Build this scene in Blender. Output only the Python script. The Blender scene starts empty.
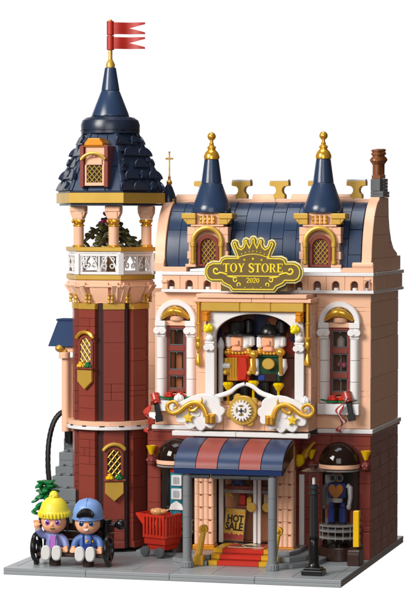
import bpy, bmesh, math, random
from math import sin, cos, pi, sqrt, atan2, radians as rad
from mathutils import Matrix, Vector
# ---------------------------------------------------------------- units: centimetres of the model, scaled to metres
S = 0.01
SC = bpy.context.scene
COL = SC.collection
rnd = random.Random(11)
# ---------------------------------------------------------------- camera
cam = bpy.data.cameras.new('camera'); cam_ob = bpy.data.objects.new('camera', cam); COL.objects.link(cam_ob)
YAW, PIT, ROL = .255, .0337, .0011
fwd = Vector((-sin(YAW)*cos(PIT), cos(YAW)*cos(PIT), -sin(PIT)))
rt = Vector((cos(YAW), sin(YAW), 0)); up = rt.cross(fwd)
r2 = rt*cos(ROL)+up*sin(ROL); u2 = up*cos(ROL)-rt*sin(ROL)
cam_ob.matrix_world = Matrix(((r2.x, u2.x, -fwd.x, 60.28*S), (r2.y, u2.y, -fwd.y, -171.0*S), (r2.z, u2.z, -fwd.z, 26.436*S), (0, 0, 0, 1)))
cam.sensor_fit = 'HORIZONTAL'; cam.sensor_width = 36; cam.lens = 36*2441.25/416
cam.clip_start = .01; cam.clip_end = 100
SC.camera = cam_ob
# ---------------------------------------------------------------- studio world: a white lobe added behind the model, dim and warm elsewhere
w = bpy.data.worlds.new('World'); SC.world = w; w.use_nodes = True
nt = w.node_tree; bg = nt.nodes['Background']
tc = nt.nodes.new('ShaderNodeTexCoord')
dot = nt.nodes.new('ShaderNodeVectorMath'); dot.operation = 'DOT_PRODUCT'; dot.inputs[1].default_value = (-sin(YAW+.23)*cos(PIT), cos(YAW+.23)*cos(PIT), -sin(PIT))   # lobe turned left, shaped to keep the right side wall dark
nt.links.new(tc.outputs['Generated'], dot.inputs[0])
mr = nt.nodes.new('ShaderNodeMapRange'); mr.interpolation_type = 'SMOOTHSTEP'
mr.inputs['From Min'].default_value = .829; mr.inputs['From Max'].default_value = .9135
nt.links.new(dot.outputs['Value'], mr.inputs['Value'])
wm = nt.nodes.new('ShaderNodeMix'); wm.data_type = 'RGBA'; wm.inputs[6].default_value = (.095, .072, .058, 1); wm.inputs[7].default_value = (1.06, 1.06, 1.06, 1)
nt.links.new(mr.outputs['Result'], wm.inputs[0]); nt.links.new(wm.outputs[2], bg.inputs['Color']); bg.inputs['Strength'].default_value = 1

def area(name, pos, target, size, power, col=(1, 1, 1), sy=None):
    l = bpy.data.lights.new(name, 'AREA'); l.energy = power; l.color = col; l.size = size*S
    if sy: l.shape = 'RECTANGLE'; l.size_y = sy*S
    o = bpy.data.objects.new(name, l); COL.objects.link(o)
    p, t = Vector(pos)*S, Vector(target)*S
    o.location = p; o.rotation_euler = (t-p).to_track_quat('-Z', 'Y').to_euler()
    return o
area('key_softbox', (-75, -120, 95), (12, 10, 18), 70, 34, (1, .97, .93))
area('front_softbox', (45, -175, 60), (14, 10, 16), 90, 9, (1, .98, .96))
area('top_softbox', (0, 0, 170), (13, 10, 10), 90, 11, (.95, .97, 1))
SC.view_settings.view_transform = 'Standard'; SC.view_settings.look = 'None'
SC.view_settings.exposure = 0; SC.view_settings.gamma = 1
SC.render.engine = 'CYCLES'
SC.cycles.use_denoising = True
SC.cycles.max_bounces = 8; SC.cycles.transparent_max_bounces = 16
# ---------------------------------------------------------------- materials
def lin(c): return tuple(((x/255)/12.92 if x/255 <= .04045 else ((x/255+.055)/1.055)**2.4) for x in c)
def mat(name, rgb, rough=.28, metal=0, var=.05, coat=.0, bump=.0, spec=.5):
    m = bpy.data.materials.new(name); m.use_nodes = True; n = m.node_tree; p = n.nodes['Principled BSDF']
    p.inputs['Roughness'].default_value = rough; p.inputs['Metallic'].default_value = metal
    p.inputs['Coat Weight'].default_value = coat; p.inputs['Specular IOR Level'].default_value = spec
    c = lin(rgb)
    g = n.nodes.new('ShaderNodeNewGeometry')
    mp = n.nodes.new('ShaderNodeMapRange'); mp.inputs['To Min'].default_value = 1-var; mp.inputs['To Max'].default_value = 1+var
    n.links.new(g.outputs['Random Per Island'], mp.inputs['Value'])
    hs = n.nodes.new('ShaderNodeHueSaturation'); hs.inputs['Color'].default_value = (*c, 1)
    n.links.new(mp.outputs['Result'], hs.inputs['Value']); n.links.new(hs.outputs['Color'], p.inputs['Base Color'])
    t = n.nodes.new('ShaderNodeTexCoord'); nz = n.nodes.new('ShaderNodeTexNoise'); nz.inputs['Scale'].default_value = 60; nz.inputs['Detail'].default_value = 4
    n.links.new(t.outputs['Object'], nz.inputs['Vector'])
    mq = n.nodes.new('ShaderNodeMapRange'); mq.inputs['To Min'].default_value = max(.03, rough-.08); mq.inputs['To Max'].default_value = rough+.08
    n.links.new(nz.outputs['Fac'], mq.inputs['Value']); n.links.new(mq.outputs['Result'], p.inputs['Roughness'])
    b = n.nodes.new('ShaderNodeBump'); b.inputs['Strength'].default_value = .12; b.inputs['Distance'].default_value = .001
    nb = n.nodes.new('ShaderNodeTexNoise'); nb.inputs['Scale'].default_value = 45; nb.inputs['Detail'].default_value = 1; n.links.new(t.outputs['Object'], nb.inputs['Vector'])
    n.links.new(nb.outputs['Fac'], b.inputs['Height']); n.links.new(b.outputs['Normal'], p.inputs['Normal'])      # moulded plastic is never quite flat
    if bump:
        b = n.nodes.new('ShaderNodeBump'); b.inputs['Strength'].default_value = bump; b.inputs['Distance'].default_value = .0005
        nz2 = n.nodes.new('ShaderNodeTexNoise'); nz2.inputs['Scale'].default_value = 250
        n.links.new(t.outputs['Object'], nz2.inputs['Vector']); n.links.new(nz2.outputs['Fac'], b.inputs['Height']); n.links.new(b.outputs['Normal'], p.inputs['Normal'])
    return m
def glass(name, rgb, alpha=.25, rough=.06):
    m = bpy.data.materials.new(name); m.use_nodes = True; n = m.node_tree; n.nodes.remove(n.nodes['Principled BSDF'])
    out = n.nodes['Material Output']; tr = n.nodes.new('ShaderNodeBsdfTransparent'); p = n.nodes.new('ShaderNodeBsdfPrincipled') if alpha > .1 else n.nodes.new('ShaderNodeBsdfGlossy')
    c = lin(rgb); tr.inputs['Color'].default_value = (*[1-(1-x)*(.6 if alpha > .1 else .1) for x in c], 1)
    p.inputs[0].default_value = (*c, 1) if alpha > .1 else (1, 1, 1, 1); p.inputs['Roughness'].default_value = rough
    fr = n.nodes.new('ShaderNodeLayerWeight'); fr.inputs['Blend'].default_value = .25 if alpha > .1 else .12
    mp = n.nodes.new('ShaderNodeMapRange'); mp.inputs['To Min'].default_value = alpha; mp.inputs['To Max'].default_value = min(1, alpha+(.6 if alpha > .1 else .35))
    n.links.new(fr.outputs['Facing'], mp.inputs['Value'])
    mx = n.nodes.new('ShaderNodeMixShader'); n.links.new(mp.outputs['Result'], mx.inputs[0]); n.links.new(tr.outputs[0], mx.inputs[1]); n.links.new(p.outputs[0], mx.inputs[2])
    n.links.new(mx.outputs[0], out.inputs['Surface'])
    return m
PEACH = mat('peach_plastic', (240, 191, 159), spec=.35); RED = mat('dark_red_plastic', (134, 61, 51), spec=.35); REDS = mat('red_brown_plastic', (134, 64, 54))
NAVY = mat('navy_plastic', (40, 59, 88), .25); NAVYD = mat('deep_navy_plastic', (31, 43, 64), .3)
WHITE = mat('white_plastic', (232, 231, 232), .25, var=.02); GOLD = mat('pearl_gold', (222, 168, 62), .3, .55, .04)
GOLDS = mat('flat_gold', (206, 166, 70), .35, .35, .04); SHINY = mat('chrome_gold', (232, 178, 66), .22, .6, .03)
GREY = mat('stone_grey_plastic', (152, 158, 163), .35, var=.03); DGREY = mat('dark_grey_plastic', (92, 97, 101), .32); STAIR = mat('stair_grey', (116, 122, 126), .35)
MGREY = mat('post_grey_plastic', (124, 128, 133), .3, var=.02)
BLACK = mat('black_plastic', (22, 22, 24), .25); BROWN = mat('brown_plastic', (52, 32, 26), .25); TAN = mat('caramel_brown', (134, 78, 38), .28)
BRIGHTRED = mat('bright_red_plastic', (188, 44, 28), .28); CORAL = mat('coral_plastic', (148, 64, 56), .38); BLUE = mat('awning_blue', (30, 54, 92), .34)
GREEN = mat('green_plastic', (24, 108, 58), .25); OLIVE = mat('olive_leaf', (74, 74, 42), .4, var=.3); MAGENTA = mat('magenta_petal', (150, 34, 96), .35)
YELLOW = mat('yellow_plastic', (240, 190, 26), .25); LEMON = mat('lemon_knit', (238, 220, 60), .4); SKIN = mat('doll_skin', (240, 176, 136), .35, var=.01)
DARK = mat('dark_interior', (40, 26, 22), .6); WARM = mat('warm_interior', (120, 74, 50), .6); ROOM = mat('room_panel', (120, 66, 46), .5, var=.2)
TEAL = mat('teal_plastic', (30, 130, 150), .25); ROYAL = mat('royal_blue', (34, 58, 136), .25); LILAC = mat('lilac', (124, 134, 186), .45); PURPLE = mat('purple', (178, 110, 196), .4)
SKY = mat('light_blue', (118, 154, 210), .4); DENIM = mat('denim_blue', (80, 114, 174), .45); OLIVEB = mat('sign_olive', (112, 92, 48), .3); SIGNY = mat('sign_yellow', (240, 214, 50), .3)
MAROON = mat('plum_plastic', (120, 56, 54), .22); ORANGE = mat('orange_gold', (222, 142, 30), .3, .3); PINK = mat('dusty_pink', (200, 110, 130), .35)
CLEAR = glass('clear_plastic', (205, 200, 198), .015); PANE = glass('window_glass', (120, 112, 108), .05); AMBER = glass('amber_gem', (250, 214, 10), .6); SMOKE = glass('smoked_dome', (34, 22, 18), .86, .08)
CHICKEN = mat('roast_skin', (196, 140, 86), .3, var=.05, bump=.3); CREAM = mat('cream_tile', (246, 226, 178), .3)
# ---------------------------------------------------------------- mesh builder
def T(x, y, z): return Matrix.Translation((x, y, z))
def RZ(a): return Matrix.Rotation(a, 4, 'Z')
def RX(a): return Matrix.Rotation(a, 4, 'X')
def RY(a): return Matrix.Rotation(a, 4, 'Y')
ORI = {}
class MB:
    def __init__(s): s.v = []; s.f = []; s.M = Matrix.Identity(4)
    def add(s, vs, fs):
        o = len(s.v); M = s.M
        s.v += [M @ Vector(p) for p in vs]; s.f += [[i+o for i in f] for f in fs]
        return s
    def box(s, x0, x1, y0, y1, z0, z1, b=.03):
        b = min(b, abs(x1-x0)*.3, abs(y1-y0)*.3, abs(z1-z0)*.3)
        X, Y, Z = (min(x0, x1), max(x0, x1)), (min(y0, y1), max(y0, y1)), (min(z0, z1), max(z0, z1))
        vs = []; ix = {}
        for i in (0, 1):
            for j in (0, 1):
                for k in (0, 1):
                    a = X[i]+(b if i == 0 else -b), Y[j]+(b if j == 0 else -b), Z[k]+(b if k == 0 else -b)
                    ix[i, j, k] = len(vs)
                    vs += [(X[i], a[1], a[2]), (a[0], Y[j], a[2]), (a[0], a[1], Z[k])]
        fs = []
        for i in (0, 1):
            fs.append([ix[i, 0, 0], ix[i, 1, 0], ix[i, 1, 1], ix[i, 0, 1]])
            fs.append([ix[0, i, 0]+1, ix[1, i, 0]+1, ix[1, i, 1]+1, ix[0, i, 1]+1])
            fs.append([ix[0, 0, i]+2, ix[1, 0, i]+2, ix[1, 1, i]+2, ix[0, 1, i]+2])
        for i in (0, 1):
            for j in (0, 1):
                fs.append([ix[i, j, 0], ix[i, j, 1], ix[i, j, 1]+1, ix[i, j, 0]+1])
                fs.append([ix[i, 0, j], ix[i, 1, j], ix[i, 1, j]+2, ix[i, 0, j]+2])
                fs.append([ix[0, i, j]+1, ix[1, i, j]+1, ix[1, i, j]+2, ix[0, i, j]+2])
                for k in (0, 1): fs.append([ix[i, j, k], ix[i, j, k]+1, ix[i, j, k]+2])
        return s.add(vs, fs)
    def lathe(s, prof, c=(0, 0, 0), n=24, axis='z', a0=0, a1=2*pi):
        """prof: (radius, height) pairs from bottom to top; closed by caps"""
        full = abs(a1-a0) > 6.28; vs = []; fs = []
        m = n if full else n+1
        for r, h in prof:
            for k in range(m):
                a = a0+(a1-a0)*k/n; p = (max(r, 1e-4)*cos(a), max(r, 1e-4)*sin(a), h)
                if axis == 'y': p = (p[0], h, p[1])
                elif axis == 'x': p = (h, p[0], p[1])
                vs.append((c[0]+p[0], c[1]+p[1], c[2]+p[2]))
        for i in range(len(prof)-1):
            for k in range(n):
                k2 = (k+1) % m
                fs.append([i*m+k, i*m+k2, (i+1)*m+k2, (i+1)*m+k])
        fs.append(list(range(m))[::-1]); fs.append([(len(prof)-1)*m+k for k in range(m)])
        if not full:
            fs.append([i*m for i in range(len(prof))]); fs.append([i*m+m-1 for i in range(len(prof))][::-1])
        return s.add(vs, fs)
    def cyl(s, c, r, h, axis='z', n=20, b=.03, r2=None):
        r2 = r if r2 is None else r2; b = min(b, h*.3, r*.4)
        return s.lathe([(r-b, 0), (r, b), (r2, h-b), (r2-b, h)], c, n, axis)
    def ball(s, c, r, n=16, sc=(1, 1, 1), z0=-1, z1=1):
        m = max(6, n//2); pr = []
        for i in range(m+1):
            t = z0+(z1-z0)*i/m; a = math.asin(max(-1, min(1, t))) if (z0 > -1 or z1 < 1) else -pi/2+pi*i/m
            pr.append((r*cos(a), r*sin(a)))
        M = s.M; s.M = M @ T(*c) @ Matrix.Diagonal((*sc, 1)); s.lathe(pr, (0, 0, 0), n); s.M = M
        return s
    def prism(s, poly, y0, y1, b=.03, plane='xz'):
        """outline in a plane, extruded along the third axis from y0 (front) to y1, both rims chamfered"""
        n = len(poly); ins = inset(poly, b) if b else poly
        def P(p, h): return (p[0], h, p[1]) if plane == 'xz' else ((p[0], p[1], h) if plane == 'xy' else (h, p[0], p[1]))
        d = b if y1 > y0 else -b; vs = []
        rings = [(ins, y0), (poly, y0+d), (poly, y1-d), (ins, y1)] if b else [(poly, y0), (poly, y1)]
        for q, h in rings: vs += [P(p, h) for p in q]
        fs = [[i*n+k, i*n+(k+1) % n, (i+1)*n+(k+1) % n, (i+1)*n+k] for i in range(len(rings)-1) for k in range(n)]
        fs.append(list(range(n))[::-1]); fs.append([(len(rings)-1)*n+k for k in range(n)])
        return s.add(vs, fs)
    def strip(s, A, B, y0, y1, plane='xz', closed=False, b=.02):
        """solid band between two polylines of equal length"""
        def P(p, h): return (p[0], h, p[1]) if plane == 'xz' else ((p[0], p[1], h) if plane == 'xy' else (h, p[0], p[1]))
        n = len(A); vs = []; d = b if y1 > y0 else -b
        for k in range(n):
            a, c = Vector(A[k]), Vector(B[k]); e = (c-a); L = e.length or 1; e = e/L*min(b, L*.3)
            vs += [P(a+e, y0), P(c-e, y0), P(c, y0+d), P(c, y1), P(a, y1), P(a, y0+d)]
        fs = []; m = n if closed else n-1
        for k in range(m):
            q = (k+1) % n
            for i in range(6): fs.append([k*6+i, k*6+(i+1) % 6, q*6+(i+1) % 6, q*6+i])
        if not closed: fs.append(list(range(6))[::-1]); fs.append([(n-1)*6+i for i in range(6)])
        return s.add(vs, fs)
    def tube(s, pts, r, n=8, closed=False, flat=1):
        pts = [Vector(p) for p in pts]; L = len(pts); rs = r if isinstance(r, (list, tuple)) else [r]*L
        vs = []; fs = []; prev = None
        for i, p in enumerate(pts):
            t = (pts[(i+1) % L]-pts[i-1]) if closed else (pts[min(i+1, L-1)]-pts[max(i-1, 0)])
            t.normalize()
            if prev is None:
                a = Vector((0, 1, 0)) if abs(t.y) < .9 else Vector((1, 0, 0)); prev = (a-t*a.dot(t)).normalized()
            else: prev = (prev-t*prev.dot(t)).normalized()
            q = t.cross(prev)
            for k in range(n):
                a = 2*pi*k/n; vs.append(p+prev*cos(a)*rs[i]*flat+q*sin(a)*rs[i])
        for i in range(L if closed else L-1):
            j = (i+1) % L
            for k in range(n): fs.append([i*n+k, i*n+(k+1) % n, j*n+(k+1) % n, j*n+k])
        if not closed: fs.append(list(range(n))[::-1]); fs.append([(L-1)*n+k for k in range(n)])
        return s.add(vs, fs)
    def build(s, name, m, parent=None, ang=34):
        if name in SPLIT: return s.build_pieces(name, m, parent)
        o0 = ORI.get(parent.name, Vector((0, 0, 0))) if parent else Vector((0, 0, 0))
        me = bpy.data.meshes.new(name)
        me.from_pydata([((p[0]-o0[0])*S, (p[1]-o0[1])*S, (p[2]-o0[2])*S) for p in s.v], [], s.f)
        bm = bmesh.new(); bm.from_mesh(me); bmesh.ops.recalc_face_normals(bm, faces=bm.faces)
        for f in bm.faces: f.smooth = True
        bm.to_mesh(me); bm.free()
        me.set_sharp_from_angle(angle=rad(ang)); me.materials.append(m)
        o = bpy.data.objects.new(name, me); COL.objects.link(o)
        if parent: o.parent = parent; ORI[o.name] = o0
        else: ORI[o.name] = Vector((0, 0, 0))
        return o
    def build_pieces(s, name, m, parent):
        """pieces that stand apart become parts of their own"""
        par = list(range(len(s.v)))
        def find(i):
            while par[i] != i: par[i] = par[par[i]]; i = par[i]
            return i
        for f in s.f:
            for i in f[1:]: par[find(i)] = find(f[0])
        isl = {}
        for f in s.f: isl.setdefault(find(f[0]), []).append(f)
        bb = []
        for r, fs in isl.items():
            P = [s.v[i] for f in fs for i in f]; bb.append([[min(p[k] for p in P)-.06 for k in range(3)], [max(p[k] for p in P)+.06 for k in range(3)], fs])
        grp = []
        for b in bb:
            hit = [g for g in grp if any(all(b[0][k] < c[1][k] and c[0][k] < b[1][k] for k in range(3)) for c in g)]
            grp = [g for g in grp if g not in hit]+[sum(hit, [])+[b]]
        o = None
        for g in grp:
            q = MB(); mp = {}
            for b in g:
                for f in b[2]:
                    nf = []
                    for i in f:
                        if i not in mp: mp[i] = len(q.v); q.v.append(s.v[i])
                        nf.append(mp[i])
                    q.f.append(nf)
            SPLIT.discard(name); o = q.build(name, m, parent); SPLIT.add(name)
        return o
SPLIT = set('ground_floor_wall door_pilaster arch_capital string_course string_course_shadow_gap parapet plinth upper_wall pilaster pilaster_base beam_bracket wall_slot handle gable_joint interior_wall display_banner epaulette arch_moulding dormer_cornice canopy_side crossbeam glass_rib_glint'.split())
def inset(poly, d):
    n = len(poly); A = sum(poly[i][0]*poly[(i+1) % n][1]-poly[(i+1) % n][0]*poly[i][1] for i in range(n)); sg = 1 if A > 0 else -1
    out = []
    for i in range(n):
        p, a, c = Vector(poly[i][:2]), Vector(poly[i-1][:2]), Vector(poly[(i+1) % n][:2])
        e1 = (p-a); e2 = (c-p)
        if e1.length < 1e-6: e1 = e2
        if e2.length < 1e-6: e2 = e1
        e1 = e1.normalized(); e2 = e2.normalized()
        n1 = Vector((-e1.y, e1.x))*sg; n2 = Vector((-e2.y, e2.x))*sg
        m = n1+n2; L = m.length
        if L < .2: out.append(tuple(p+n1*d)); continue
        m /= L; out.append(tuple(p+m*min(d/max(.35, m.dot(n1)), 2.2*d)))
    return out
def thing(name, label, cat, loc=(0, 0, 0), group=None):
    o = bpy.data.objects.new(name, None); COL.objects.link(o); o.empty_display_size = .01
    o.location = Vector(loc)*S; ORI[o.name] = Vector(loc); return tag(o, label, cat, group)
def tag(o, label, cat, group=None):
    o['label'] = label; o['category'] = cat
    if group: o['group'] = group
    return o
def solo(mb, name, m, loc, label, cat, group=None):
    """a thing that is a single mesh, its origin at loc"""
    o = mb.build(name, m)
    o.data.transform(T(*(-Vector(loc)*S))); o.location = Vector(loc)*S; ORI[o.name] = Vector(loc)
    return tag(o, label, cat, group)
def copy_tree(o, parent=None):
    c = o.copy(); COL.objects.link(c)
    if parent: c.parent = parent
    for ch in [x for x in SC.objects if x.parent == o]: copy_tree(ch, c)
    return c
def dup(root, loc, label, rz=0, sx=1):
    c = copy_tree(root); c.location = Vector(loc)*S; c.rotation_euler.z = rz; c.scale.x = sx; c['label'] = label
    return c
def arc(cx, cz, r, a0, a1, n=16, rz=None):
    rz = rz or r
    return [(cx+r*cos(rad(a0+(a1-a0)*k/n)), cz+rz*sin(rad(a0+(a1-a0)*k/n))) for k in range(n+1)]
def wall(mb, A, B, z0, z1, t, rows, holes=(), g=.012, b=.022, joint=.6):
    """courses of bricks from A to B, outer face on the right of A->B; rows: (course height, brick length or 0)"""
    A, B = Vector((A[0], A[1], 0)), Vector((B[0], B[1], 0)); d = (B-A); L = d.length; d.normalize()
    M0 = mb.M; mb.M = M0 @ Matrix(((d.x, d.y, 0, A.x), (d.y, -d.x, 0, A.y), (0, 0, 1, 0), (0, 0, 0, 1)))
    z = z0; i = 0
    while z < z1-.02:
        h, bl = rows[i % len(rows)]; zt = min(z1, z+h)
        if z1-zt < .15: zt = z1
        cuts = sorted({z, zt} | {c for hl in holes for c in hl[2:4] if z < c < zt})
        for za, zb in zip(cuts, cuts[1:]):
            segs = [(0, L)]
            for h0, h1, q0, q1 in holes:
                if q0 < zb-.01 and q1 > za+.01:
                    segs = [p for s0, s1 in segs for p in ((s0, min(s1, h0)), (max(s0, h1), s1)) if p[1]-p[0] > .05]
            for s0, s1 in segs:
                u = s0
                while u < s1-.02:
                    if bl: l = bl*rnd.choice((.5, 1, 1, 1.5)) if joint else bl
                    else: l = s1-s0
                    v = min(s1, u+l)
                    if s1-v < .3: v = s1
                    j = rnd.uniform(0, .008)
                    c = Vector(((u+v)/2, -j, (za+zb)/2)); M1 = mb.M
                    mb.M = M1 @ Matrix.Translation(c) @ RX(rnd.uniform(-.006, .006)) @ RZ(rnd.uniform(-.005, .005)) @ Matrix.Translation(-c)
                    mb.box(u+g, v-g, -t, -j, za+g*.6, zb-g*.6, b); mb.M = M1; u = v
        z = zt; i += 1
    mb.M = M0; return mb
# ================================================================ pavement
PV = mat('pavement_tile', (150, 156, 160), .35, var=.03)
m = MB()
for i in range(4):
    m.box(i*6.4+.01, i*6.4+6.39, .02, .8, .262, .53, .03); m.box(i*6.4+.01, i*6.4+6.39, 0, 25.5, 0, .256, .03)
for i in range(8): m.box(.02, .8, .81+i*3.1, .81+i*3.1+3.09, .262, .53, .03); m.box(24.8, 25.58, .81+i*3.1, .81+i*3.1+3.09, .262, .53, .03)
for i in range(8):
    for j in range(8):
        m.box(.81+i*2.998, .81+i*2.998+2.988, .81+j*3.1, .81+j*3.1+3.088, .262, .528+rnd.uniform(-.006, .004), .025)
o = m.build('pavement', PV); o['kind'] = 'structure'
# ================================================================ the store: one building, its fixed parts are children
BX0, BX1, YW, YB = 12.42, 21.42, 11.3, 9.0
WINX = (10.24, 23.15)
store = thing('toy_store', 'peach and dark red toy shop with a curved navy roof and arched display window', 'building', (17, 15, .53))
# plinths round the walls
m = MB()
m.prism([(7.4, 9.9), (9, 9.3), (11.4, 8.9), (12.2, 8.4), (12.2, 11.25), (7.4, 11.25)], .531, .80, .03, 'xy')
m.prism([(11.3, 6.3), (13.0, 4.85), (14.36, 4.85), (14.36, 8.3), (11.1, 8.75)], .532, .86, .03, 'xy')
m.prism([(12.3, 6.4), (13.4, 5.7), (14.36, 5.7), (14.36, 8.3), (12.0, 8.3)], .862, 1.22, .03, 'xy')
m.prism([(19.06, 4.85), (20.9, 4.85), (22.3, 6.6), (22.6, 9.2), (21.8, 11.2), (19.06, 11.2)], .533, .86, .03, 'xy')
m.prism([(19.06, 5.7), (20.5, 5.7), (21.5, 7.0), (21.6, 11.2), (19.06, 11.2)], .863, 1.22, .03, 'xy')
m.prism([(19.06, 6.6), (20.3, 6.6), (20.7, 8.0), (20.7, 11.2), (19.06, 11.2)], 1.223, 1.5, .03, 'xy')
m.build('plinth', mat('plinth_grey', (126, 132, 136), .35, var=.05), store)
# ground floor walls, dark red
rr = ((1.92, 0), (.96, 3.2), (.96, 0), (1.92, 4.8), (.96, 0))
m = MB()
wall(m, (7.9, YW), (12.4, YW), .53, 9.9, .5, rr, [(10.4-1.42-7.9, 10.4+1.42-7.9, 1.0, 7.5)])
wall(m, (19.3, YW), (25.56, YW), .53, 9.9, .5, rr, [(23.25-1.42-19.3, 23.25+1.42-19.3, 1.0, 7.5)])
wall(m, (25.56, YW+.02), (25.56, 23), .53, 9.9, .5, ((.96, 1.6), (.96, 2.4), (.96, 1.6), (.96, 3.2)))
wall(m, (25.5, 23), (2.6, 23), .53, 9.9, .5, ((.96, 3.2),)); wall(m, (2.6, 22.9), (2.6, 14.5), .53, 9.9, .5, ((.96, 2.4),))
m.box(25.02, 25.62, YW-.42, YW-.02, .535, 2.6, .05); m.box(25.02, 25.6, YW-.3, YW-.02, 2.62, 3.0, .05)
# the side wall's open gap, vent and bracket
m.build('ground_floor_wall', RED, store)
m = MB()
for y, z, a, b_ in ((14.2, 8.15, .4, .3), (15.2, 7.2, .22, 1.3), (19.1, 8.9, .3, .5), (19.1, 8.2, .3, .5), (19.1, 7.5, .3, .5), (20.5, 1.5, .3, .5)): m.box(25.5, 25.567, y, y+a, z, z+b_, .005)
m.build('wall_slot', BLACK, store)
# string course between the floors
m = MB()
for x0, x1 in ((8.3, 12.4), (21.44, 25.75)): m.box(x0, x1, YW-.22, YW+.3, 10.1, 10.44, .04)
for k in range(3): m.box(25.3, 25.75, YW+.32+k*3.92, YW+.32+k*3.92+3.9, 10.1, 10.44, .04)
m.build('string_course', WHITE, store)
m = MB()
for x0, x1 in ((8.3, 12.4), (21.44, 25.7)): m.box(x0, x1, YW-.1, YW+.3, 9.905, 10.095, .03)
m.box(25.3, 25.7, YW+.32, 23.1, 9.905, 10.095, .03); m.build('string_course_shadow_gap', REDS, store)
# upper walls, peach
pr = ((2.88, 0), (3.2, 0), (1.92, 0), (.96, 0))
m = MB()
hw = .82
wall(m, (8.5, YW), (12.6, YW), 10.46, 20.74, .5, ((2.88, 0), (2.5, 0), (2.6, 0), (.96, 0)), [(WINX[0]-hw-8.5, WINX[0]+hw-8.5, 12.9, 18.3), (WINX[0]-1.18-8.5, WINX[0]+1.18-8.5, 18.3, 19.7)])
wall(m, (21.3, YW), (25.54, YW), 10.46, 20.74, .5, ((2.88, 0), (2.5, 0), (2.6, 0), (.96, 0)), [(WINX[1]-hw-21.3, WINX[1]+hw-21.3, 12.9, 18.3), (WINX[1]-1.18-21.3, WINX[1]+1.18-21.3, 18.3, 19.7)])
wall(m, (25.55, YW+.02), (25.55, 23), 10.46, 20.74, .5, ((1.92, 6.4), (1.92, 4.8), (2.88, 6.4), (.96, 8)))
wall(m, (25.5, 23), (2.6, 23), 10.46, 20.74, .5, ((1.92, 4.8),)); wall(m, (8.5, 22.9), (8.5, YW+.55), 10.46, 20.74, .5, ((1.92, 4.8),))
m.build('upper_wall', PEACH, store)
# rooms behind the openings
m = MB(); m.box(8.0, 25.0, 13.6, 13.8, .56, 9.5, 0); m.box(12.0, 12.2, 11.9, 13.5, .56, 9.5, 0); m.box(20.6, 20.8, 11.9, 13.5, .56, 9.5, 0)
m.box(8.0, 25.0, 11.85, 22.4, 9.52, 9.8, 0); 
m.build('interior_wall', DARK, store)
m = MB(); m.box(9.0, 12.2, 12.4, 12.5, 10.5, 20.5, 0); m.box(21.7, 25.0, 12.4, 12.5, 10.5, 20.5, 0); m.build('upper_room_wall', WARM, store)
m = MB(); m.box(14.05, 19.25, 11.75, 11.85, 1.66, 9.2, 0); m.build('shop_back_wall', mat('shop_warm', (170, 108, 70), .5), store)
gcol = [mat('goods_red', (190, 50, 40), .3), mat('goods_yellow', (230, 180, 60), .3), mat('goods_blue', (60, 110, 170), .3), mat('goods_cream', (230, 205, 170), .3)]
for k, (x, wd, h) in enumerate(((15.35, .5, .8), (15.95, .4, .55), (16.5, .55, .7), (17.3, .45, .9), (17.9, .5, .6))):
    m = MB(); m.box(x, x+wd, 10.9, 11.4, 4.42, 4.42+h, .04); m.cyl((x+wd/2, 11.15, 4.41+h), .15, .12)
    solo(m, 'toy_tin', gcol[k % 4], (x, 11.15, 4.42), ('red toy tin at the left end of the shelf behind the shop door', 'small yellow toy tin on the shelf behind the shop door', 'blue toy tin on the shelf behind the shop door', 'tall cream toy tin behind the right door leaf', 'small red toy tin at the right end of the shelf behind the door')[k], 'toy tin', 'toy tins on the low shelf behind the door')
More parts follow.
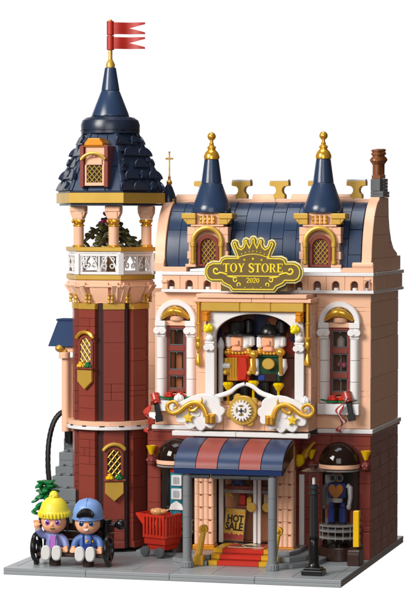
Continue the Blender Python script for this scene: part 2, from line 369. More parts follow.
# ---- wing windows
def wing_window(cx):
    y = YW
    m = MB()
    for a, b_, c, d in ((-.8, -.62, 13.0, 18.1), (.62, .8, 13.0, 18.1)): m.box(cx+a, cx+b_, y-.02, y+.34, c, d)
    for z0, z1 in ((17.92, 18.1), (16.18, 16.62), (14.3, 14.72), (13.0, 13.25)): m.box(cx-.615, cx+.615, y-.015, y+.34, z0, z1)
    f = m.build('window', REDS, store)
    m = MB()
    for z0, z1 in ((16.63, 17.91), (14.73, 16.17), (13.26, 14.29)):
        for a, b_, c, d in ((-.61, -.53, z0, z1), (.53, .61, z0, z1), (-.525, .525, z0, z0+.08), (-.525, .525, z1-.08, z1)): m.box(cx+a, cx+b_, y+.06, y+.2, c, d, .01)
        m.box(cx-.05, cx+.05, y+.04, y+.2, z1-.18, z1-.085, .01)
    m.build('sash', DGREY, f)
    m = MB()
    for z0, z1 in ((16.65, 17.9), (14.75, 16.15), (13.28, 14.28)): m.box(cx-.6, cx+.6, y+.14, y+.17, z0, z1, 0)
    m.build('pane', PANE, f)
    m = MB(); A = arc(cx, 18.55, 1.62, 0, 180, 28); B = arc(cx, 18.55, 1.16, 0, 180, 28); m.strip(A, B, y-.36, y+.3, b=.08); m.build('window_arch', WHITE, store)
    m = MB(); m.prism([(cx-1.14, 18.55)]+[(p, q) for p, q in arc(cx, 18.55, 1.15, 180, 0, 20)], y+.36, y+.46, 0)
    m.build('lunette', mat('lunette_brown', (150, 96, 74), .4), store)
    m = MB(); m.box(cx-1.15, cx+1.15, y-.1, y+.3, 18.15, 18.54); m.lathe([(.5, 0), (.55, .08), (.55, .35), (.3, .42)], (cx, y+.1, 18.55), 18); m.build('lunette_sill', PEACH, store)
    m = MB()
    for s in (-1, 1):
        X = cx+s*1.2
        m.box(X-.42, X+.42, y-.5, y+.2, 18.12, 18.54, .04); m.box(X-.38, X+.38, y-.34, y+.2, 17.3, 18.11, .04)
        for q in (-1, 1): m.cyl((X+q*.24, y-.62, 17.78), .27, .3, 'y', 16)
        m.box(X-.24, X+.24, y-.5, y-.3, 17.5, 18.0, .03)
        for k in range(3):
            z = 12.42+k*1.63
            m.cyl((X, y-.14, z), .36, 1.6, 'z', 18, .025); m.box(X-.4, X+.4, y-.05, y+.2, z, z+1.6, .02)
    m.build('pilaster', WHITE, store)
    m = MB(); m.box(cx-1.62, cx+1.62, y-.72, y-.02, 11.55, 12.38, .04); m.build('window_sill', WHITE, store)
    m = MB(); pts = [(cx-1.1+2.2*k/12, y-.3-.12*sin(pi*k/12), 18.72+.62*sin(pi*k/12)) for k in range(13)]
    m.tube(pts, [.1, .17, .24, .27, .34, .32, .39, .32, .34, .27, .24, .17, .1], 12); m.build('croissant_ornament', SHINY, store)
for cx in WINX: wing_window(cx)
# ---- cornice with its arcade
m = MB(); CF = YW-.62
for x0, x1 in ((9.2, 14.6), (14.62, 20.0), (20.02, 25.88)):
    m.box(x0, x1, CF-.06, YW+.6, 20.76, 21.0, .03); m.box(x0, x1, CF-.1, YW+.6, 22.08, 22.36, .03)
for k in range(3): m.box(25.2, 25.88, YW+.62+k*3.9, YW+.62+k*3.9+3.88, 20.76, 21.0, .03); m.box(25.2, 25.9, YW+.62+k*3.9, YW+.62+k*3.9+3.88, 22.08, 22.36, .03)
m.build('cornice', WHITE, store)
m = MB(); x = 9.25
while x < 25.5:
    x2 = min(x+1.44, 25.84); c = (x+x2)/2; h = .29
    m.prism([(x+.01, 21.01), (c-h, 21.01), (c-h, 21.42)]+arc(c, 21.42, h, 180, 0, 10)+[(c+h, 21.01), (x2-.01, 21.01), (x2-.01, 22.07), (x+.01, 22.07)], CF, YW-.06, .02)
    x = x2
for k in range(3): m.box(25.4, 25.84, YW+.01+k*3.95, YW+k*3.95+3.94, 21.01, 22.07, .02)
m.box(9.2, 9.7, CF-.16, CF+.2, 21.5, 21.72); m.box(25.1, 25.6, CF-.1, CF+.1, 21.75, 21.9, .02)
m.build('arcade_frieze', PEACH, store)
m = MB(); m.box(9.3, 25.38, YW-.05, YW-.02, 21.0, 22.07, 0); m.build('frieze_recess', mat('recess_brown', (112, 72, 56), .5), store)
m = MB(); x = 9.25
while x < 25.5: m.cyl((min(x+.72, 25.2), YW-.33, 21.0), .2, .2, 'z', 12); x += 1.44
m.build('frieze_stud', WHITE, store)
# ---- parapet, curved tiled roof, ridge and crests
m = MB()
for x0, x1 in ((9.2, 11.2), (14.5, 17), (17.02, 20.1), (23.3, 25.84)): m.box(x0, x1, CF+.02, YW+.5, 22.37, 22.72, .03)
m.cyl((24.2, YW-.4, 22.9), .24, 1.6, 'x', 14); m.box(24.3, 25.84, YW-.6, YW-.1, 22.73, 23.0, .03)
m.build('parapet', PEACH, store)
RC, RA, RB = (14.6, 22.7), 3.3, 5.0
def roofp(t, d=0): return (RC[0]-(RA+d)*cos(t), RC[1]+(RB+d)*sin(t))
m = MB(); ncol = 15; x0, x1 = 9.4, 24.75; wd = (x1-x0)/ncol
for i in range(ncol):
    t = 0; xa = x0+i*wd; off = rnd.uniform(0, .06)
    first = True
    while t < pi/2-.02:
        dt = rnd.choice((.3, .42, .55)) if not first else rnd.choice((.2, .45, .6)); t2 = min(pi/2, t+dt)
        if pi/2-t2 < .12: t2 = pi/2
        first = False; n = 6; j = off+rnd.uniform(0, .05)
        A = [roofp(t+.006+(t2-t-.012)*k/n, j) for k in range(n+1)]; B = [roofp(t+.006+(t2-t-.012)*k/n, -.3) for k in range(n+1)]
        m.strip(A, B, xa+.015, xa+wd-.015, plane='yz', b=.025); t = t2
# a plain back slope keeps the roof closed
A = [(29.2-p, q) for p, q in (roofp(pi/2*k/10) for k in range(11))]; A = [(p+3.2*(1-k/10), q) for k, (p, q) in enumerate(A)]
m.strip(A, [(p-.3, q-.2) for p, q in A], x0, x1, plane='yz')
m.build('roof', NAVY, store)
m = MB()
for x, x2 in ((8.6, 13.0), (13.02, 17.4), (17.42, 21.8), (21.82, 24.85)): m.box(x, x2, 14.3, 15.6, 27.55, 27.98, .03)
x = 9.3
while x < 24.3: m.M = T(0, 0, 0); m.lathe([(.28, 0), (.34, .05), (.34, 1.75), (.28, 1.8)], (x, 14.75, 28.0), 16, 'x'); x += 3.1
m.build('ridge_beam', PEACH, store)
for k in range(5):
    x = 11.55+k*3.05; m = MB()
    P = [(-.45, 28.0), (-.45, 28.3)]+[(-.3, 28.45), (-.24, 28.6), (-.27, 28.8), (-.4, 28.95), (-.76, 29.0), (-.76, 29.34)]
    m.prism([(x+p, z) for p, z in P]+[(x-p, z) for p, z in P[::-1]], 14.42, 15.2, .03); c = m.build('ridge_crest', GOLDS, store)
    m = MB(); m.box(x-.74, x+.74, 14.43, 15.19, 29.345, 29.5, .03); m.build('crest_glint', WHITE, c)  # white slab stands in for the highlight along the crest's top edge
# gables: end walls whose front edge follows the roof
def gable(xa, xb):
    m = MB(); fr = [roofp(pi/2*k/12, .22) for k in range(13)]
    fr = [(p, q) for p, q in fr if q < 27.9]
    P = [(YW-.5, 22.38), (YW-.5, 23.0)]+[(p, q) for p, q in fr if q > 23.2]+[(14.4, 28.1), (18.1, 28.1), (18.25, 26.6), (18.6, 25.7), (19.3, 24.8), (20.4, 24.1), (21.9, 23.75), (22.1, 23.5), (23.5, 23.5), (23.5, 22.38)]
    m.prism(P, xa, xb, .03, 'yz'); return m
m = gable(24.86, 25.62)
m.build('gable', PEACH, store)
m = gable(8.55, 9.35); m.build('gable', PEACH, store)
m = MB()
for p, z in ((18.5, 24.9), (18.6, 24.5), (18.6, 24.1)): m.box(25.615, 25.627, p, p+.35, z, z+.12, .002)
for z, y0, y1 in ((26.6, 11.9, 18.2), (25.2, 11.6, 18.9), (23.4, 11, 21.8)): m.box(25.613, 25.623, y0, y1, z, z+.025, 0)
m.build('gable_joint', mat('joint_brown', (140, 96, 76), .5), store)
# ---- the centre bay above the door
m = MB(); BYF = YB
wall(m, (BX0, BYF), (13.22, BYF), 12.3, 20.0, .4, ((2.4, 0), (3.2, 0))); wall(m, (20.96, BYF), (BX1, BYF), 12.3, 20.0, .4, ((2.4, 0), (3.2, 0)))
wall(m, (BX1, BYF+.02), (BX1, YW), 10.4, 20.0, .4, ((3.2, 0), (2.4, 0))); wall(m, (BX0, YW), (BX0, BYF+.02), 10.4, 20.0, .4, ((3.2, 0),))
for x0_, x1_, y0_, z0_, z1_ in ((12.3, 16.9, 8.45, 20.1, 20.4), (16.92, 21.5, 8.45, 20.1, 20.4), (12.6, 17.9, 8.3, 20.42, 20.72), (17.92, 21.2, 8.3, 20.42, 20.72)): m.box(x0_, x1_, y0_, YW, z0_, z1_, .03)
m.box(12.3, 21.5, BYF+.05, YW, 20.02, 20.09, .02)
wall(m, (BX0, 8.1), (BX1, 8.1), 10.42, 12.1, .8, ((.84, 1.6), (.84, 2.4)))
m.box(BX0, BX1, 8.12, 9.7, 12.11, 12.3, .02)
m.box(12.4, 21.4, 9.75, 13.0, 12.2, 12.5, .02)
m.build('bay_wall', PEACH, store)
m = MB()
cx = 17.1; hwid = 3.1; zs = 17.5
A = [(cx-hwid, 12.32), (cx-hwid, zs)]+arc(cx, zs, hwid, 180, 0, 36, 1.72)[1:-1]+[(cx+hwid, zs), (cx+hwid, 12.32)]
B = [(cx-hwid-.02-.7, 12.32), (cx-hwid-.72, zs)]+[(cx-hwid-.72+(2*hwid+1.44)*k/36, 19.38) for k in range(1, 36)]+[(cx+hwid+.72, zs), (cx+hwid+.72, 12.32)]
m.strip(B, A, BYF-.22, BYF+.25, b=.05); m.build('display_arch', WHITE, store)
m = MB()
for X in (cx-hwid-.38, cx+hwid+.38):
    m.box(X-.36, X+.36, BYF-.42, BYF-.23, 12.35, 16.3, .04)
    m.ball((X, BYF-.4, 17.35), .36, 14, (1, .8, .75)); m.ball((X, BYF-.4, 17.75), .22, 12, (1, .8, 1.2)); m.box(X-.38, X+.38, BYF-.55, BYF-.2, 16.95, 17.1)
    for q in (-1, 1): m.cyl((X+q*.2, BYF-.75, 16.65), .24, .4, 'y', 14)
    m.box(X-.3, X+.3, BYF-.5, BYF-.2, 16.31, 16.94)
m.build('arch_capital', WHITE, store)
m = MB()
for x0_, x1_ in ((12.95, 16.0), (16.01, 18.4), (18.41, 20.95)): m.box(x0_, x1_, 8.4, BYF+.2, 19.4, 20.08, .06)
m.build('bay_beam', GOLDS, store)
m = MB()
for X in (13.35, 20.6):
    m.lathe([(.3, 0), (.34, .05), (.34, .28), (.22, .32), (.22, .5), (.3, .55), (.3, .7)], (X, 8.55, 18.65), 16)
    m.box(X-.3, X+.3, 8.46, 9.0, 19.0, 19.38, .03)
m.build('beam_bracket', ORANGE, store)
for X, zb in ((12.68, 15.2), (21.2, 15.3)):
    m = MB()
    m.lathe([(.08, 0), (.24, .08), (.27, .3), (.16, .75), (.09, .95), (.12, 1.05), (.12, 1.2)], (X, 8.75, zb), 14)
    m.lathe([(.12, 0), (.22, .15), (.24, .4), (.2, .6), (.26, .7), (.26, .9), (.15, 1.0), (.14, 1.9), (.2, 1.95), (.2, 2.05), (.15, 2.1), (.15, 3.5), (.22, 3.55), (.22, 3.8)], (X, 8.75, zb+1.22), 14)
    m.build('hanging_tassel', SHINY, store)
# patterned back wall of the display room
BACK = bpy.data.materials.new('patterned_back_wall'); BACK.use_nodes = True; n = BACK.node_tree; p = n.nodes['Principled BSDF']
tcn = n.nodes.new('ShaderNodeTexCoord'); vo = n.nodes.new('ShaderNodeTexVoronoi'); vo.inputs['Scale'].default_value = 140; vo.distance = 'MANHATTAN'
n.links.new(tcn.outputs['Object'], vo.inputs['Vector']); sp = n.nodes.new('ShaderNodeSeparateColor'); n.links.new(vo.outputs['Color'], sp.inputs[0])
cr = n.nodes.new('ShaderNodeValToRGB'); cr.color_ramp.interpolation = 'CONSTANT'; n.links.new(sp.outputs[0], cr.inputs[0])
els = [(0, (110, 56, 34)), (.25, (190, 106, 40)), (.45, (30, 18, 16)), (.6, (170, 46, 32)), (.78, (216, 150, 60)), (.9, (24, 40, 86))]
while len(cr.color_ramp.elements) < len(els): cr.color_ramp.elements.new(.5)
for e, (q, c) in zip(cr.color_ramp.elements, els): e.position = q; e.color = (*lin(c), 1)
n.links.new(cr.outputs[0], p.inputs['Base Color']); p.inputs['Roughness'].default_value = .35
m = MB(); m.box(17.5, 20.9, 11.3, 11.4, 15.8, 19.35, 0); m.build('painted_panel', BACK, store)
m = MB(); wall(m, (12.8, 12.1), (21.0, 12.1), 12.5, 20.0, .3, ((.64, 1.6), (.64, 2.4))); m.box(18.4, 20.9, 11.3, 12.05, 12.52, 15.75, .03); m.build('display_room_wall', ROOM, store)
m = MB(); m.box(16.3, 17.4, 11.78, 11.9, 12.6, 19.8, .02); m.box(13.2, 13.7, 11.78, 11.9, 15.2, 18, .02); m.build('display_banner', mat('banner_navy', (24, 36, 84), .4), store)
# ---- door pilasters, door and steps
m = MB(); mg = MB(); mk = MB()
def door_pilaster(xa, xb):
    z = 1.62
    while z < 9.2:
        zt = min(9.3, z+.96)
        for k in range(4):
            X = xa+.22+k*(xb-xa-.44)/3
            m.cyl((X, 8.62, z), .23, zt-z-.015, 'z', 12, .02)
        m.box(xa, xb, 8.62, 9.3, z, zt-.012, .02)
        for X in (xa+.45, xb-.4): mk.box(X, X+.2, 8.36, 8.6, zt-.1, zt-.02, .01)
        z = zt
    mg.box(xa-.08, xb+.08, 8.25, 9.4, 1.2, 1.6, .05)
door_pilaster(12.42, 13.98); door_pilaster(18.62, 20.2)
m.build('door_pilaster', PEACH, store); mg.build('pilaster_base', ORANGE, store); mk.build('pilaster_notch', REDS, store)
DY = 10.0
m = MB()
for x0_, x1_ in ((14.0, 14.34), (16.72, 16.98), (17.06, 17.32), (18.9, 19.15)): m.box(x0_, x1_, DY-.15, DY+.15, 1.62, 7.2, .03)
m.box(14.35, 16.71, DY-.14, DY+.14, 7.0, 7.3, .03); m.box(17.33, 18.89, DY-.14, DY+.14, 7.0, 7.3, .03)
door = m.build('door', WHITE, store)
m = MB(); m.box(14.35, 16.71, DY-.02, DY+.02, 1.64, 6.98, 0); m.box(17.33, 18.89, DY-.02, DY+.02, 1.64, 6.98, 0); m.build('pane', CLEAR, door)
m = MB(); m.lathe([(.05, 0), (.36, .03), (.38, .08), (.38, .14), (.2, .2)], (16.62, DY-.42, 4.42), 24, 'y'); m.lathe([(.05, 0), (.36, .03), (.38, .08), (.38, .14), (.2, .2)], (17.85, DY-.42, 4.45), 24, 'y')
for X in (16.62, 17.85): m.cyl((X, DY-.3, 4.43), .1, .3, 'y')
m.build('handle', GOLDS, door)
m = MB(); m.box(14.2, 19.0, 10.3, 13.4, 5.7, 5.95, .02); m.box(14.2, 19.0, 10.6, 13.4, 1.62, 1.66, 0); m.box(15.2, 18.6, 10.8, 11.7, 4.15, 4.4, .02); m.build('interior_shelf', REDS, store)
m = MB(); m.box(14.2, 18.9, 10.25, 10.4, 5.4, 5.66, .02); m.build('shelf_edge', mat('shelf_grey', (150, 146, 146), .3), store)
m = MB(); m.prism([(14.36, 5.1), (15.1, 5.1), (14.36, 5.9)], 10.3, 10.5, .02); m.build('shelf_bracket', GOLDS, store)
m = MB(); m.box(12.5, 20.25, 8.9, 11.2, 7.4, 9.3, .03); m.box(12.4, 20.3, 8.2, 11.25, 9.32, 9.9, .03); m.build('door_lintel', RED, store)
m = MB(); m.box(10.9, 15.9, 7.6, 8.4, 9.95, 10.32, .04); m.box(15.92, 21.5, 7.6, 8.4, 9.95, 10.32, .04); m.build('balcony_ledge', WHITE, store)
m = MB(); m.box(20.05, 20.45, 11.0, 11.27, .9, 6.9, .03); m.build('corner_strip', WHITE, store)
steps = thing('entrance_steps', 'three low steps with a red carpet and gold edges leading up to the shop door', 'steps', (16.7, 6, .53))
for k in range(3):
    y0 = 5.05+.8*k; z0 = .534+.36*k; y1 = y0+.79 if k < 2 else 9.84
    m = MB(); m.box(15.12, 18.28, y0, y1, z0, z0+.355, .03); m.build('carpet_tread', BRIGHTRED, steps)
    for xa, xb in ((14.42, 15.11), (18.29, 18.98)):
        m = MB(); m.box(xa, xb, y0-.003, y1, z0, z0+.354, .03); m.build('gold_edge', mat('tread_gold', (214, 164, 34), .3, .2) if k == 0 and xa < 15 else bpy.data.materials['tread_gold'], steps)
m = MB(); m.box(15.3, 18.1, 7.5, 9.75, 1.609, 1.63, .005); c = m.build('landing_tile', CREAM, steps)
m = MB()
for P in ([(15.5, 7.7), (16.6, 7.7), (16.1, 8.5)], [(16.8, 7.7), (17.9, 7.7), (17.3, 8.5)], [(16.2, 8.6), (17.2, 8.6), (16.7, 7.9)], [(15.5, 9.6), (16.5, 9.6), (16.0, 8.8)], [(16.9, 9.6), (17.9, 9.6), (17.4, 8.8)]): m.prism(P, 1.631, 1.645, 0, 'xy')
m.build('landing_pattern', BLACK, c)
m = MB(); m.prism([(15.35, 7.6), (16.2, 8.6), (15.35, 9.6)], 1.631, 1.646, 0, 'xy'); m.prism([(18.05, 7.6), (17.3, 8.6), (18.05, 9.6)], 1.631, 1.646, 0, 'xy'); m.build('landing_pattern', BRIGHTRED, c)
# ================================================================ dormers on the roof
def dormer(label):
    X, Y = 12.85, 10.75
    d = thing('roof_dormer', label, 'dormer', (X, Y, 22.7), 'spired dormers on the navy roof')
    m = MB()
    for s in (-1, 1):
        for k, (a, b_) in enumerate(((.95, 1.5), (.95, 1.62), (.95, 1.5), (.95, 1.62), (.95, 1.62))):
            z = 22.72+k*.62+(.0 if k < 2 else .0); m.box(X+s*a, X+s*b_, Y+.05, Y+3.4, z, z+.605, .03)
    A = arc(X, 24.55, 1.0, 0, 180, 16); B = [(min(X+.94, max(X-.94, X+1.6*cos(rad(180*k/16)))), 25.83 if 3 < k < 13 else 24.55+1.28*min(1, abs(sin(rad(180*k/16)))/.56)) for k in range(17)]
    m.strip(B, A, Y+.05, Y+.6, b=.02); m.box(X-1.5, X+1.5, Y+.65, Y+3.4, 22.8, 25.8, .02); m.box(X-1.3, X+1.3, Y-.1, Y+1, 25.84, 25.98, .02); m.box(X-1.7, X-.9, Y-.2, Y+.04, 22.72, 22.95, .02); m.box(X+.9, X+1.7, Y-.2, Y+.04, 22.72, 22.95, .02)
    m.build('dormer_wall', PEACH, d)
    m = MB(); P = [(X-.86, 22.75)]+arc(X, 24.35, .86, 180, 0, 20)+[(X+.86, 22.75)]; Q = [(X-.6, 22.95)]+arc(X, 24.3, .6, 180, 0, 20)+[(X+.6, 22.95)]
    m.strip(P, Q, Y+.12, Y+.55, b=.05, closed=True); win = m.build('window', REDS, d)
    m = MB(); m.prism(Q, Y+.46, Y+.52, 0); m.build('pane', mat('lattice_backing', (92, 44, 38), .4) if 'lattice_backing' not in bpy.data.materials else bpy.data.materials['lattice_backing'], win)
    m = MB()
    lattice(m, X, 22.95, 24.3, .6, Y+.38, .034); m.build('lattice', GOLDS, win)
    m = MB()
    for s in (-1, 1):
        m.lathe([(.2, 0), (.23, .04), (.23, .22), (.17, .26), (.17, 1.3), (.23, 1.34), (.23, 1.6), (.2, 1.64)], (X+s*1.12, Y-.12, 22.97), 14)
    m.tube([(p, Y-.1, q) for p, q in arc(X, 24.62, 1.12, 0, 180, 22)], .19, 10); m.build('arch_moulding', GOLDS, d)
    m = MB()
    for s in (-1, 1):
        m.box(X+s*.92, X+s*1.62, Y-.12, Y+1.2, 26.0, 26.42, .03); m.box(X+s*.9, X+s*2.02, Y-.2, Y+1.3, 26.43, 26.84, .04)
        m.prism([(X+s*1.63, 26.05), (X+s*1.9, 26.42), (X+s*1.63, 26.42)], Y-.1, Y+.5, .01)
    m.build('dormer_cornice', GOLDS, d)
    m = MB(); 
    for q in (-.5, -.17, .17, .5): m.lathe([(.1, 0), (.14, .06), (.08, .15), (.13, .3), (.08, .45), (.14, .56), (.1, .62)], (X+q, Y-.02, 26.05), 10)
    m.build('baluster', SHINY, d)
    m = MB(); m.box(X-.9, X+.9, Y+.2, Y+1, 26.0, 26.85, .02); m.cyl((X-.36, Y+.03, 26.02), .12, .7, n=10); m.cyl((X+.36, Y+.03, 26.02), .12, .7, n=10); m.cyl((X, Y+.05, 26.02), .13, .7, n=10); m.build('baluster_wall', PEACH, d)
    cy = Y+1.25; m = MB()
    m.lathe([(1.36, 26.86), (1.52, 26.92), (1.54, 27.25), (1.42, 27.5), (.84, 29.12), (.8, 29.16)], (X, cy, 0), 36); m.lathe([(.78, 29.17), (.8, 29.2), (.56, 30.98), (.5, 31.0)], (X, cy, 0), 36)
    for a in (-1.0, 1.0, 2.6, -2.6): m.box(X+1.5*sin(a)-.16, X+1.5*sin(a)+.16, cy-1.5*cos(a)-.04, cy-1.5*cos(a)+.06, 26.9, 27.02, .01)
    m.build('spire', NAVY, d)
    m = MB(); m.lathe([(.5, 31.0), (.6, 31.02), (.62, 31.25), (.5, 31.55), (.3, 31.75), (.3, 31.85), (.38, 31.92), (.3, 32.0), (.16, 32.12), (.2, 32.2), (.13, 32.3), (.13, 32.55)], (X, cy, 0), 24); m.ball((X, cy, 32.78), .33, 20)
    m.build('finial', SHINY, d)
    return d
def lattice(m, X, z0, zs, r, y, t, step=.43):
    """diamond lattice of thin bars clipped to an arched opening"""
    def inside(u, z): return abs(u) < r and z > z0 and (z < zs or u*u+(z-zs)**2 < r*r)
    for s in (-1, 1):
        k = -14
        while k < 18:
            pts = [(u, z0+k*step+s*u*1.25) for u in [-r+2*r*i/40 for i in range(41)]]
            pts = [q for q in pts if inside(*q)]
            if len(pts) > 3: m.tube([(X+pts[0][0], y+s*.008, pts[0][1]), (X+pts[-1][0], y+s*.008, pts[-1][1])], t, 6)
            k += 1
d1 = dormer('spired peach dormer on the navy roof beside the tower, left of the sign')
d2 = dup(d1, (21.68, 10.75, 22.7), 'spired peach dormer on the navy roof beside the chimney, right of the sign')
# ================================================================ chimney and pinnacle
ch = thing('chimney', 'stone grey chimney stack with two caramel brown pots on the right gable', 'chimney', (25.3, 15.2, 28.1))
m = MB()
for z in (28.11, 28.34): m.box(24.85, 25.85, 14.6, 17.2, z, z+.22, .02)
m.box(24.85, 25.6, 14.6, 15.6, 28.57, 29.5, .03)
for k in range(4): m.box(24.95, 25.75, 15.65, 17.1, 28.57+k*.25, 28.57+k*.25+.235, .03)
m.build('stack', DGREY, ch)
for y, z in ((15.1, 29.5), (16.5, 29.58)):
    m = MB(); m.box(24.9, 25.6, y-.35, y+.35, z, z+.3, .03); m.lathe([(.34, .31), (.34, 1.1), (.36, 1.12), (.56, 1.4), (.56, 1.5), (.44, 1.68), (.36, 1.7), (.36, 1.82), (.46, 1.86), (.46, 2.0), (.38, 2.04), (.38, 2.1), (.44, 2.14), (.44, 2.26), (.3, 2.3)], (25.25, y, z), 22); m.build('chimney_pot', TAN, ch)
pn = thing('pinnacle', 'small navy pinnacle with a thin gold cross behind the tower roof', 'pinnacle', (8.8, 14.2, 26.5))
m = MB(); m.cyl((8.8, 14.2, 26.4), .55, 1.2); m.lathe([(.62, 27.6), (.62, 28.0), (.45, 28.5), (.3, 28.9), (.12, 29.2)], (8.8, 14.2, 0), 20); m.build('cone', NAVYD, pn)
m = MB(); m.lathe([(.2, 29.1), (.24, 29.3), (.1, 29.5), (.12, 29.7), (.06, 29.8), (.06, 31.6)], (8.85, 14.2, 0), 12); m.tube([(8.55, 14.2, 31.15), (9.15, 14.2, 31.15)], .07, 8); m.ball((8.85, 14.2, 31.65), .09, 8); m.ball((9.2, 13.9, 27.9), .16, 8); m.ball((9.3, 13.9, 27.6), .1, 8); m.build('cross', GOLD, pn)
# ================================================================ corner tower
TX, TY = 4.5, 12.6
tw = thing('corner_tower', 'tall dark red octagonal corner tower with an open balcony and a scalloped navy roof', 'tower', (TX, TY, .53))
def face(ang, ap): return T(TX, TY, 0) @ RZ(rad(ang)) @ T(0, -ap, 0)     # local x along the face, -y outward
m = MB(); m.prism([(TX+2.75*sin(rad(a)), TY-2.75*cos(rad(a))) for a in range(0, 360, 45)], .82, 19.9, 0, 'xy'); m.build('tower_core', mat('core_red', (52, 24, 22), .5), tw)
AP = 2.92; HW = .82
for z0, z1, nm in ((.84, 10.02, 'lower_panel'), (10.74, 19.36, 'upper_panel')):
    for k in range(8):
        a = -157.5+45*k; m = MB(); m.M = face(a, AP)
        rows = ((1.92, 0), (.4, 0), (.4, 0), (1.92, 0), (.96, 1.2), (2.88, 0)) if (k % 2) else ((.64, 1.3), (.64, 1.0), (.96, 0), (2.4, 0), (.4, 0))
        if nm == 'upper_panel' and k == 3: rows = ((.96, 0), (.96, 0), (1.92, 0), (2.2, 0), (.64, 1.1), (.64, 1.1), (.64, 1.1))
        if nm == 'upper_panel' and k == 4: rows = ((1.6, 0), (.64, 1.2), (.64, 1.2), (3.2, 0), (1.6, 0))
        if nm == 'lower_panel' and k == 3: rows = ((5.6, 0), (.9, 0), (.64, 1.1), (.64, 1.1), (.64, 1.1), (.9, 0))
        wall(m, (-HW, 0), (HW, 0), z0, z1, .5, rows)
        m.box(-HW, HW, -.12, -.012, z0, z0+.5, .03) if nm == 'lower_panel' else None
        m.build(nm, RED, tw)
def ringpoly(r, n=48): return [(TX+r*cos(2*pi*k/n), TY+r*sin(2*pi*k/n)) for k in range(n)]
m = MB(); A, B = ringpoly(3.42), ringpoly(2.6)
for k in range(12): m.strip([A[(k*4+i) % 48] for i in range(5)], [B[(k*4+i) % 48] for i in range(5)], 10.06, 10.36, 'xy', b=.03)
m.build('lower_band', WHITE, tw)
m = MB(); A = ringpoly(3.36)
for k in range(12): m.strip([A[(k*4+2+i) % 48] for i in range(5)], [B[(k*4+2+i) % 48] for i in range(5)], 10.37, 10.72, 'xy', b=.03)
m.build('upper_band', PEACH, tw)
m = MB()
for k in range(14):
    a = 2*pi*k/14+.1; m.M = T(TX, TY, 0) @ RZ(a); m.box(-.2, .2, -3.425, -3.3, 10.3, 10.4, .01)
m.build('band_notch', BLACK, tw)
for k in range(8):
    m = MB(); m.M = face(-157.5+45*k, AP); m.box(-HW-.02, HW+.02, -.06, .5, 19.38, 19.86, .04); m.build('panel_cap', GOLDS, tw)
# arched lattice windows with shields
def tower_window(a, zb, wd):
    F = face(a, AP+.02)
    m = MB(); m.M = F; P = [(-.74, zb)]+arc(0, zb+1.75, .74, 180, 0, 18)+[(.74, zb)]; Q = [(-.52, zb+.05)]+arc(0, zb+1.75, .52, 180, 0, 18)+[(.52, zb+.05)]
    m.strip(P, Q, -.16, .0, b=.04); m.box(-.85, .85, -.42, 0, zb-.16, zb, .03); m.box(-.14, .14, -.2, 0, zb+2.78, zb+2.95, .02); win = m.build('window', REDS, tw)
    m = MB(); m.M = F; m.prism(Q, -.03, .0, 0); m.build('pane', DARK if zb < 10 else mat('pale_pane', (150, 134, 122), .4), win)
    m = MB(); m.M = F; lattice(m, 0, zb+.05, zb+1.75, .52, -.09, .042, .56); m.build('lattice', GOLD, win)
    m = MB(); m.M = F; m.tube([(1.0*sin(rad(t)), -.2, zb+1.72+1.0*cos(rad(t))) for t in range(-62, 63, 6)], [.1]+[.15]*19+[.1], 10); m.build('hood', SHINY if zb > 10 else GOLDS, win)
    m = MB(); m.M = F; m.prism([(-.72, zb-.2), (.72, zb-.2), (.72, zb-1.1), (0, zb-1.72), (-.72, zb-1.1)], -.3, -.02, .04); m.build('shield', GOLDS, tw)
    for X, mm, nm, lb in ((-.36, YELLOW, 'yellow', 0), (.36, GREEN, 'green', 0)):
        m = MB(); m.M = F
        for t in range(6): m.cyl((X+.2*cos(t*pi/3), -.24+.2*sin(t*pi/3), zb+.01), .13, .2, n=10)
        m.cyl((X, -.24, zb+.15), .26, .12, n=14); m.cyl((X, -.24, zb+.275), .18, .15, n=12)
        p = F @ Vector((X, -.24, zb))
        solo(m, 'flower_stud', mm, p, f'{nm} round flower stud on the sill of the tower window '+('above the white band' if zb > 10 else 'below the white band'), 'flower')
tower_window(-22.5, 14.9, 1); tower_window(22.5, 6.25, 1)
# flared peach corbel, brackets and balcony
def hexpts(r, da=0): return [(TX+r*sin(rad(60*k+30+da)), TY-r*cos(rad(60*k+30+da))) for k in range(6)]
m = MB(); m.prism(ringpoly(2.7, 24), 19.88, 21.3, 0, 'xy'); m.prism(hexpts(3.5), 21.3, 21.68, .04, 'xy')
for k in range(6):
    m.M = T(TX, TY, 0) @ RZ(rad(60*k))
    for x0_, x1_, q0, q1 in ((-.75, .75, 2.7, 3.15), (-1.55, -1.1, 2.6, 3.2), (1.1, 1.55, 2.6, 3.2)):
        m.add([(x0_*.85, -q0, 20.0), (x1_*.85, -q0, 20.0), (x1_, -q1, 21.1), (x0_, -q1, 21.1), (x1_, -q1, 21.5), (x0_, -q1, 21.5), (x0_*.85, -2.2, 20.0), (x1_*.85, -2.2, 20.0), (x1_, -2.2, 21.5), (x0_, -2.2, 21.5)],
              [[0, 1, 2, 3], [3, 2, 4, 5], [0, 3, 5, 9, 6], [1, 7, 8, 4, 2], [5, 4, 8, 9], [0, 6, 7, 1], [6, 9, 8, 7]])
    m.box(-1.78, 1.78, -3.24, -2.8, 21.12, 21.29, .03)
    m.M = T(TX, TY, 0) @ RZ(rad(60*k+30))
    m.add([(-.5, -2.75, 19.95), (.5, -2.75, 19.95), (.7, -3.6, 21.25), (-.7, -3.6, 21.25), (-.5, -2.2, 19.95), (.5, -2.2, 19.95), (.7, -2.2, 21.25), (-.7, -2.2, 21.25)], [[0, 1, 2, 3], [0, 3, 7, 4], [1, 5, 6, 2], [3, 2, 6, 7], [0, 4, 5, 1], [4, 7, 6, 5]])
m.build('corbel', PEACH, tw)
